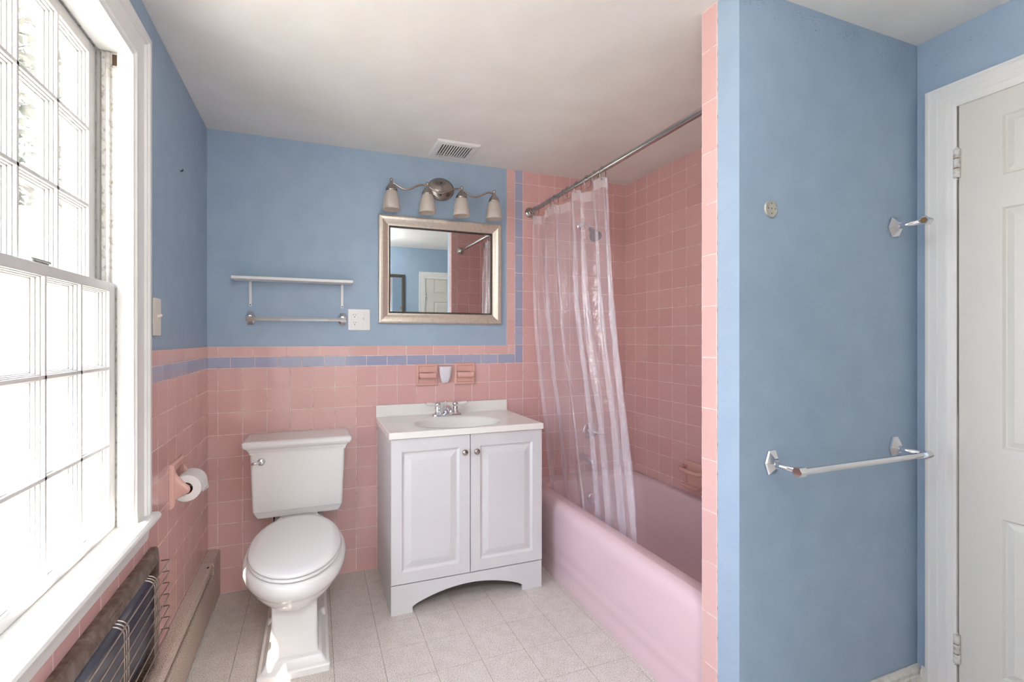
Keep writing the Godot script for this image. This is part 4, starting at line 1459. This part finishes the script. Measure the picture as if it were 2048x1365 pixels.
func screw(parent, at, xf, m = M.chrome, r = 0.003):
	var st = smooth()
	lathe(st, [Vector2(0, 0.0014), Vector2(r * 0.7, 0.0012), Vector2(r, 0.0)], 12, xf * frame_from(Vector3.RIGHT, Vector3.BACK, Vector3.DOWN, at))
	part(parent, "screw", st, m)

func build_back_wall_things():
	# mirror
	var mi = thing("wall_mirror", "silver framed mirror above the vanity", "mirror", Vector3(1.18, 1.637, 0.004))
	mi.rotation.x = 0.0067
	var ox = 0.36
	var oy = 0.297
	var rect_ring = func(ins, z): return [Vector3(-ox + ins, -oy + ins, z), Vector3(ox - ins, -oy + ins, z), Vector3(ox - ins, oy - ins, z), Vector3(-ox + ins, oy - ins, z)]
	var st = flat()
	var prof = [[0.0, -0.001], [0.0, 0.02], [0.004, 0.0235], [0.01, 0.0245], [0.022, 0.0235], [0.034, 0.02], [0.046, 0.0145], [0.052, 0.013], [0.056, 0.013], [0.056, 0.004]]
	for i in prof.size() - 1:
		var a = rect_ring.call(prof[i][0], prof[i][1])
		var b = rect_ring.call(prof[i + 1][0], prof[i + 1][1])
		for j in 4:
			var k = (j + 1) % 4
			var m = (a[j] + a[k]) * 0.5
			var out = m if i == 0 else (-m if i == prof.size() - 2 else Vector3.BACK)
			quad(st, a[j], a[k], b[k], b[j], out)
	part(mi, "frame", st, M.silver, "worn champagne silver frame")
	# beaded dark edge
	st = flat()
	var ring2 = [rect_ring.call(0.056, 0.0115), rect_ring.call(0.065, 0.0115), rect_ring.call(0.065, 0.005)]
	for i in 2:
		for j in 4:
			var k = (j + 1) % 4
			quad(st, ring2[i][j], ring2[i][k], ring2[i + 1][k], ring2[i + 1][j], Vector3.BACK if i == 0 else -(ring2[i][j] + ring2[i][k]))
	var trim = part(mi, "inner_trim", st, M.pewter, "dark beaded inner edge")
	st = smooth()
	for j in 4:
		var a = rect_ring.call(0.0605, 0.0122)[j]
		var b = rect_ring.call(0.0605, 0.0122)[(j + 1) % 4]
		var n = int((b - a).length() / 0.0066)
		for k in n:
			lathe(st, [Vector2(0, -0.0028), Vector2(0.0028, 0.0), Vector2(0, 0.0028)], 6, Transform3D(Basis.IDENTITY, a.lerp(b, float(k) / n)))
	part(trim, "beads", st, mat(rgb(150, 140, 126), 0.35, 0.9)).set_meta("kind", "stuff")
	st = flat()
	box(st, Vector3(-ox + 0.058, -oy + 0.058, 0.001), Vector3(ox - 0.058, oy - 0.058, 0.006))
	part(mi, "mirror_glass", st, M.mirror)

	# four lamp vanity light
	var la = thing("vanity_light", "brushed nickel four light vanity fixture above the mirror", "wall lamp", Vector3(1.172, 2.11, 0.0))
	st = smooth()
	lathe(st, [Vector2(0, 0.022), Vector2(0.8, 0.022), Vector2(0.88, 0.018), Vector2(0.93, 0.012), Vector2(1.0, 0.01), Vector2(1.0, 0.0)], 48, frame_from(Vector3.RIGHT, Vector3.BACK, Vector3.DOWN, Vector3.ZERO), Vector2(0.08, 0.064))
	var bp = part(la, "backplate", st, M.nickel)
	for e in [Vector3(0.0, 0.034, 0.022), Vector3(-0.004, -0.036, 0.022)]:
		st = smooth()
		lathe(st, [Vector2(0, 0.004), Vector2(0.004, 0.003), Vector2(0.005, 0.0)], 12, frame_from(Vector3.RIGHT, Vector3.BACK, Vector3.DOWN, e))
		part(bp, "screw", st, M.pewter)
	st = smooth()
	var zs = 0.1
	var pts = []
	var caps = [-0.294, -0.099, 0.096, 0.292]
	for k in 73:
		var u = k / 72.0
		pts.append(Vector3(lerp(-0.294, 0.292, u), -0.034 + 0.013 * cos(u * 3.0 * TAU) - 0.012 * sin(u * 3.0 * TAU), zs))
	tube(st, pts, 0.0055, 12)
	tube(st, [Vector3(-0.02, -0.02, 0.015), Vector3(-0.02, -0.034, 0.06), Vector3(-0.02, -0.04, zs)], 0.006, 12)
	part(la, "arm", st, M.nickel)
	for c in caps:
		st = smooth()
		var at = Transform3D(Basis.IDENTITY, Vector3(c, 0.0, zs))
		lathe(st, [Vector2(0, 0.003), Vector2(0.006, 0.0), Vector2(0.009, -0.006), Vector2(0.008, -0.012), Vector2(0.006, -0.016), Vector2(0.0075, -0.02), Vector2(0.008, -0.024), Vector2(0.013, -0.032), Vector2(0.022, -0.044), Vector2(0.0275, -0.052), Vector2(0.0275, -0.056), Vector2(0.0305, -0.058), Vector2(0.031, -0.069), Vector2(0.026, -0.072)], 28, at)
		var so = part(la, "socket", st, M.nickel)
		st = smooth()
		lathe(st, [Vector2(0.0285, -0.068), Vector2(0.031, -0.075), Vector2(0.0375, -0.095), Vector2(0.043, -0.13), Vector2(0.0475, -0.167), Vector2(0.046, -0.168), Vector2(0.0415, -0.13), Vector2(0.0355, -0.095), Vector2(0.027, -0.072)], 36, at)
		part(so, "shade", st, M.frosted, "frosted glass bell shade")

	# wall shelf on two brackets
	var sh = thing("wall_shelf", "narrow white wall shelf above the towel bar", "shelf", Vector3(0.4, 1.543, 0.0))
	st = flat()
	box(st, Vector3(-0.281, 0.0, 0.0005), Vector3(0.281, 0.0135, 0.1), 0.001)
	part(sh, "board", st, M.white_paint)
	for e in [-0.209, 0.232]:
		st = flat()
		box(st, Vector3(e - 0.006, -0.125, 0.0005), Vector3(e + 0.006, 0.0, 0.0035), 0.0008)
		box(st, Vector3(e - 0.006, -0.003, 0.0005), Vector3(e + 0.006, 0.0, 0.09), 0.0008)
		var d = Transform3D(Basis.from_euler(Vector3(-0.61, 0, 0)), Vector3(e, -0.1, 0.004))
		box(st, Vector3(-0.0055, 0.0, -0.0015), Vector3(0.0055, 0.121, 0.0015), 0.0008, d)
		var br = part(sh, "bracket", st, M.white_paint)
		screw(br, Vector3(e, -0.118, 0.0035), Transform3D.IDENTITY, M.pewter)

	towel_bar("short chrome towel bar under the wall shelf", Vector3(0.4125, 1.358, 0.0005), 0.2205, 0.052, 0.0095, Vector2(0.0265, 0.032))

	# outlet and switch plate
	var pl = thing("outlet_plate", "white wall plate with outlet and switch beside mirror", "outlet", Vector3(0.7195, 1.357, 0.0005))
	st = flat()
	box(st, Vector3(-0.0575, -0.057, 0), Vector3(0.0575, 0.057, 0.006), 0.002)
	part(pl, "plate", st, M.plastic_white)
	st = flat()
	box(st, Vector3(-0.04, -0.0335, 0.004), Vector3(-0.0065, 0.0335, 0.0078), 0.0008)
	var rc = part(pl, "receptacle", st, M.plastic_white)
	for e in [0.02, -0.02]:
		for b in [[-0.0305, -0.0285, 0.002, 0.009], [-0.019, -0.017, 0.002, 0.008], [-0.0258, -0.0215, -0.008, -0.0035]]:
			st = flat()
			box(st, Vector3(b[0], e + b[2], 0.0076), Vector3(b[1], e + b[3], 0.0081))
			part(rc, "slot", st, M.dark)
	for b in [-0.0355, -0.0225]:
		st = flat()
		box(st, Vector3(b, -0.004, 0.0074), Vector3(b + 0.011, 0.003, 0.0086), 0.0004)
		part(rc, "test_button", st, M.plastic_white)
	st = flat()
	box(st, Vector3(0.0185, -0.012, 0.0055), Vector3(0.0285, 0.012, 0.0066))
	box(st, Vector3(0.0205, -0.002, 0.0055), Vector3(0.0265, 0.009, 0.016), 0.001, Transform3D(Basis.from_euler(Vector3(-0.35, 0, 0)), Vector3(0, 0.0, 0.0)))
	part(pl, "switch_toggle", st, M.plastic_white)
	for e in [0.03, -0.03]:
		screw(pl, Vector3(0.0235, e, 0.006), Transform3D.IDENTITY, M.plastic_white)

	# ceramic holders and the cup between them
	for k in 2:
		var c = [Vector3(1.0905, 1.0505, 0.0052), Vector3(1.3145, 1.0525, 0.0052)][k]
		var so = thing(["toothbrush_holder", "soap_holder"][k], ["pink ceramic wall holder on the window side of the white cup", "pink ceramic wall holder on the shower side of the white cup"][k], "soap holder", c)
		st = flat()
		var rings = []
		for e in [[0.062, 0.0], [0.062, 0.008], [0.058, 0.013], [0.05, 0.0135], [0.045, 0.007]]:
			rings.append([Vector3(-e[0], -e[0], e[1]), Vector3(e[0], -e[0], e[1]), Vector3(e[0], e[0], e[1]), Vector3(-e[0], e[0], e[1])])
		for i in rings.size() - 1:
			for j in 4:
				var jj = (j + 1) % 4
				var m = (rings[i][j] + rings[i][jj]) * 0.5
				quad(st, rings[i][j], rings[i][jj], rings[i + 1][jj], rings[i + 1][j], Vector3(m.x, m.y, 0.05) if i < 3 else Vector3(-m.x, -m.y, 0.05))
		quad(st, rings[4][0], rings[4][1], rings[4][2], rings[4][3], Vector3.BACK)
		part(so, "plate", st, M.fixture)
		st = smooth()
		var tr = [rrect(-0.046, 0.046, 0.007, 0.043, 0.009, -0.018, 5), rrect(-0.049, 0.049, 0.007, 0.049, 0.011, -0.012, 5), rrect(-0.05, 0.05, 0.007, 0.051, 0.012, 0.0, 5), rrect(-0.05, 0.05, 0.007, 0.051, 0.012, 0.008, 5), rrect(-0.047, 0.047, 0.007, 0.047, 0.01, 0.012, 5), rrect(-0.043, 0.043, 0.007, 0.043, 0.008, 0.011, 5), rrect(-0.04, 0.04, 0.007, 0.04, 0.008, 0.004, 5)]
		loft(st, tr, false, true, true)
		part(so, "shelf", st, M.fixture)
	var cu = thing("wall_cup", "white translucent plastic cup hung between two pink holders", "cup", Vector3(1.1955, 1.05, 0.0055))
	st = smooth()
	var cr = []
	for e in [[0.006, -0.052, 0.012], [0.02, -0.046, 0.022], [0.029, -0.025, 0.03], [0.034, 0.005, 0.036], [0.0365, 0.04, 0.04], [0.0375, 0.048, 0.041], [0.035, 0.048, 0.039], [0.032, 0.01, 0.034], [0.02, -0.04, 0.02]]:
		cr.append(rrect(-e[0], e[0], 0.0, e[2], min(e[0], e[2] * 0.5) * 0.95, e[1], 6))
	loft(st, cr, false, true, true)
	part(cu, "body", st, M.cup)

	# ceiling vent
	var ve = thing("ceiling_vent", "small white ceiling vent grille above the mirror", "vent", Vector3(1.203, H, 0.172))
	st = flat()
	var vx = 0.116
	var vz = 0.104
	var rings = []
	for e in [[0.0, 0.0], [0.0, -0.006], [0.006, -0.011], [0.028, -0.0135], [0.032, -0.0125]]:
		rings.append([Vector3(-vx + e[0], e[1], -vz + e[0]), Vector3(vx - e[0], e[1], -vz + e[0]), Vector3(vx - e[0], e[1], vz - e[0]), Vector3(-vx + e[0], e[1], vz - e[0])])
	for i in rings.size() - 1:
		for j in 4:
			var k = (j + 1) % 4
			var m = (rings[i][j] + rings[i][k]) * 0.5
			quad(st, rings[i][j], rings[i][k], rings[i + 1][k], rings[i + 1][j], m if i == 0 else Vector3(m.x, -0.5, m.z))
	part(ve, "frame", st, M.white_paint)
	for k in 13:
		var x = lerp(-0.0845, 0.0845, k / 12.0)
		st = flat()
		box(st, Vector3(x - 0.0036, -0.0125, -0.073), Vector3(x + 0.0036, -0.010, 0.073))
		part(ve, "slat", st, M.white_paint)
	# sheet metal fan box above the grille
	st = flat()
	for e in [[-0.088, -0.084, -0.077, 0.077], [0.084, 0.088, -0.077, 0.077], [-0.084, 0.084, -0.077, -0.073], [-0.084, 0.084, 0.073, 0.077]]:
		box(st, Vector3(e[0], 0.0, e[2]), Vector3(e[1], 0.2, e[3]))
	box(st, Vector3(-0.088, 0.2, -0.077), Vector3(0.088, 0.204, 0.077))
	part(ve, "fan_box", st, mat(rgb(186, 188, 190), 0.4, 0.8), "galvanised fan box")

# ---------------------------------------------------------------- things on the window wall
func build_left_wall_things():
	var xf = frame_from(Vector3.FORWARD, Vector3.UP, Vector3.RIGHT, Vector3.ZERO)
	var sw = thing("light_switch", "ivory light switch plate beside the window casing", "switch", Vector3(0.0005, 1.325, 0.779))
	var st = flat()
	box(st, Vector3(-0.035, -0.062, 0), Vector3(0.035, 0.062, 0.006), 0.002, xf)
	part(sw, "plate", st, M.ivory)
	st = flat()
	box(st, Vector3(-0.005, -0.012, 0.005), Vector3(0.005, 0.012, 0.0068), 0.0, xf)
	box(st, Vector3(-0.0032, -0.004, 0.005), Vector3(0.0032, 0.004, 0.02), 0.001, xf * Transform3D(Basis.from_euler(Vector3(-0.35, 0, 0)), Vector3.ZERO))
	part(sw, "toggle", st, M.ivory)
	for e in [0.03, -0.03]:
		screw(sw, Vector3(0, e, 0.006), xf, M.ivory)
	var na = thing("wall_nail", "small bent nail in the blue wall above the toilet", "nail", Vector3(0.0, 1.911, 0.475))
	st = smooth()
	tube(st, [Vector3(-0.004, 0, 0), Vector3(0.006, 0, 0), Vector3(0.009, 0.006, 0)], 0.002, 8)
	part(na, "shank", st, M.pewter)
	# recessed paper holder
	var tp = thing("paper_holder", "pink ceramic toilet paper holder set in tile", "paper holder", Vector3(0.0052, 0.722, 0.57))
	st = flat()
	var rings = []
	var sq = func(h, w, x): return [Vector3(x, -h, -w), Vector3(x, -h, w), Vector3(x, h, w), Vector3(x, h, -w)]
	for e in [[0.08, 0.08, 0.0], [0.08, 0.08, 0.006], [0.073, 0.073, 0.014], [0.055, 0.058, 0.016], [0.053, 0.056, 0.0]]:
		rings.append(sq.call(e[0], e[1], e[2]))
	for i in rings.size() - 1:
		for j in 4:
			var k = (j + 1) % 4
			var m = (rings[i][j] + rings[i][k]) * 0.5
			quad(st, rings[i][j], rings[i][k], rings[i + 1][k], rings[i + 1][j], Vector3(0.08, m.y, m.z) if i < 3 else Vector3(0.0, -m.y, -m.z))
	part(tp, "plate", st, M.fixture)
	st = flat()
	box(st, Vector3(0.0002, -0.054, -0.057), Vector3(0.0012, 0.054, 0.057))
	part(tp, "recess", st, M.fixture)
	for s in [-1.0, 1.0]:
		st = smooth()
		var tr = []
		# horn: wide on the plate, narrowing to a round boss
		for e in [[0.054, 0.014, 0.0], [0.04, 0.024, -0.006], [0.026, 0.038, -0.012], [0.018, 0.05, -0.016], [0.013, 0.058, -0.017], [0.005, 0.061, -0.017]]:
			var ring = []
			for k in 20:
				var a = TAU * k / 20
				ring.append(Vector3(e[1], e[2] + e[0] * sin(a), s * 0.06 + 0.0085 * cos(a) * (1.0 if e[0] > 0.01 else 0.5)))
			tr.append(ring)
		loft(st, tr, false, false, true)
		part(tp, "horn", st, M.fixture)
	var ro = thing("toilet_roll", "white toilet paper roll with torn loose sheet", "toilet roll", Vector3(0.0515, 0.7045, 0.57))
	var rx = frame_from(Vector3.RIGHT, Vector3.BACK, Vector3.DOWN, Vector3.ZERO)
	st = smooth()
	var rl = 0.0495
	lathe(st, [Vector2(0.0215, -rl), Vector2(0.0475, -rl), Vector2(0.0485, -rl + 0.001), Vector2(0.0485, rl - 0.001), Vector2(0.0475, rl), Vector2(0.0215, rl)], 48, rx)
	part(ro, "paper", st, M.paper)
	st = smooth()
	lathe(st, [Vector2(0.0213, -rl), Vector2(0.0213, rl), Vector2(0.0203, rl), Vector2(0.0203, -rl)], 32, rx)
	part(ro, "core", st, M.cardboard)
	st = smooth()
	var fl = []
	for k in 13:
		var a = lerp(1.9, 0.0, k / 12.0)
		fl.append(Vector2(0.0497 * cos(a), 0.0497 * sin(a)))
	for k in 4:
		fl.append(Vector2(0.0497 + 0.0015 * k, -0.006 * (k + 1)))
	for k in fl.size() - 1:
		var tear = 0.0 if k < fl.size() - 2 else 0.006
		quad(st, Vector3(fl[k].x, fl[k].y, -0.049), Vector3(fl[k].x, fl[k].y, 0.049), Vector3(fl[k + 1].x, fl[k + 1].y + tear, 0.049), Vector3(fl[k + 1].x, fl[k + 1].y - tear, -0.049), Vector3(fl[k].x, fl[k].y, 0))
	part(ro, "loose_sheet", st, M.paper)

# ---------------------------------------------------------------- things on the partition
func build_partition_things():
	towel_bar("long chrome towel bar low on the blue partition", Vector3(2.06, 0.884, ZF), 0.288, 0.09, 0.0095, Vector2(0.028, 0.036))
	var po = thing("towel_post", "single chrome towel post left on the blue partition", "towel post", Vector3(2.348, 1.632, ZF))
	var st = flat()
	hex_plate(st, Transform3D.IDENTITY, 0.033, 0.033, 0.02)
	part(po, "plate", st, M.chrome)
	st = smooth()
	tube(st, [Vector3(0, 0.0, 0.014), Vector3(0, 0.002, 0.03), Vector3(0, 0.003, 0.09)], [0.012, 0.0075, 0.0085], 14)
	part(po, "arm", st, M.chrome)
	st = flat()
	hex_bar(st, Vector3(0.013, 0.003, 0.09), Vector3(-0.013, 0.003, 0.09), 0.0145)
	var eb = part(po, "end_block", st, M.chrome)
	st = flat()
	hex_bar(st, Vector3(-0.0128, 0.003, 0.09), Vector3(-0.0136, 0.003, 0.09), 0.0105)
	part(eb, "socket", st, mat(rgb(150, 120, 80), 0.4, 0.8), "brassy open socket")
	var ro = thing("mounting_disc", "round drilled metal mounting disc on the blue partition", "wall plate", Vector3(1.772, 1.641, ZF - 0.0008))
	st = smooth()
	lathe(st, [Vector2(0, 0.0055), Vector2(0.022, 0.0055), Vector2(0.0255, 0.004), Vector2(0.026, 0.0)], 36, frame_from(Vector3.RIGHT, Vector3.BACK, Vector3.DOWN, Vector3.ZERO))
	part(ro, "disc", st, M.plate_ivory)
	for e in [Vector2(0, 0), Vector2(0, 0.015), Vector2(0, -0.015), Vector2(0.014, 0), Vector2(-0.014, 0)]:
		st = smooth()
		lathe(st, [Vector2(0, 0.0062), Vector2(0.0018, 0.006), Vector2(0.0024, 0.005)], 10, frame_from(Vector3.RIGHT, Vector3.BACK, Vector3.DOWN, Vector3(e.x, e.y, 0)))
		part(ro, "hole", st, M.pewter)

# ---------------------------------------------------------------- seen in the mirror
func build_rear_things():
	var mi = thing("rear_mirror", "dark framed mirror on the rear wall seen in the vanity mirror", "mirror", Vector3(1.27, 1.50, ZR - 0.012))
	mi.rotation.y = PI - 0.05
	var ox = 0.204
	var oy = 0.462
	var st = flat()
	for e in [[-ox, -ox + 0.035, -oy, oy], [ox - 0.035, ox, -oy, oy], [-ox + 0.035, ox - 0.035, -oy, -oy + 0.035], [-ox + 0.035, ox - 0.035, oy - 0.035, oy]]:
		box(st, Vector3(e[0], e[2], 0.0), Vector3(e[1], e[3], 0.022), 0.004)
	part(mi, "frame", st, mat(rgb(104, 96, 88), 0.35, 0.5))
	st = flat()
	box(st, Vector3(-ox + 0.03, -oy + 0.03, 0.001), Vector3(ox - 0.03, oy - 0.03, 0.008))
	part(mi, "mirror_glass", st, M.mirror)
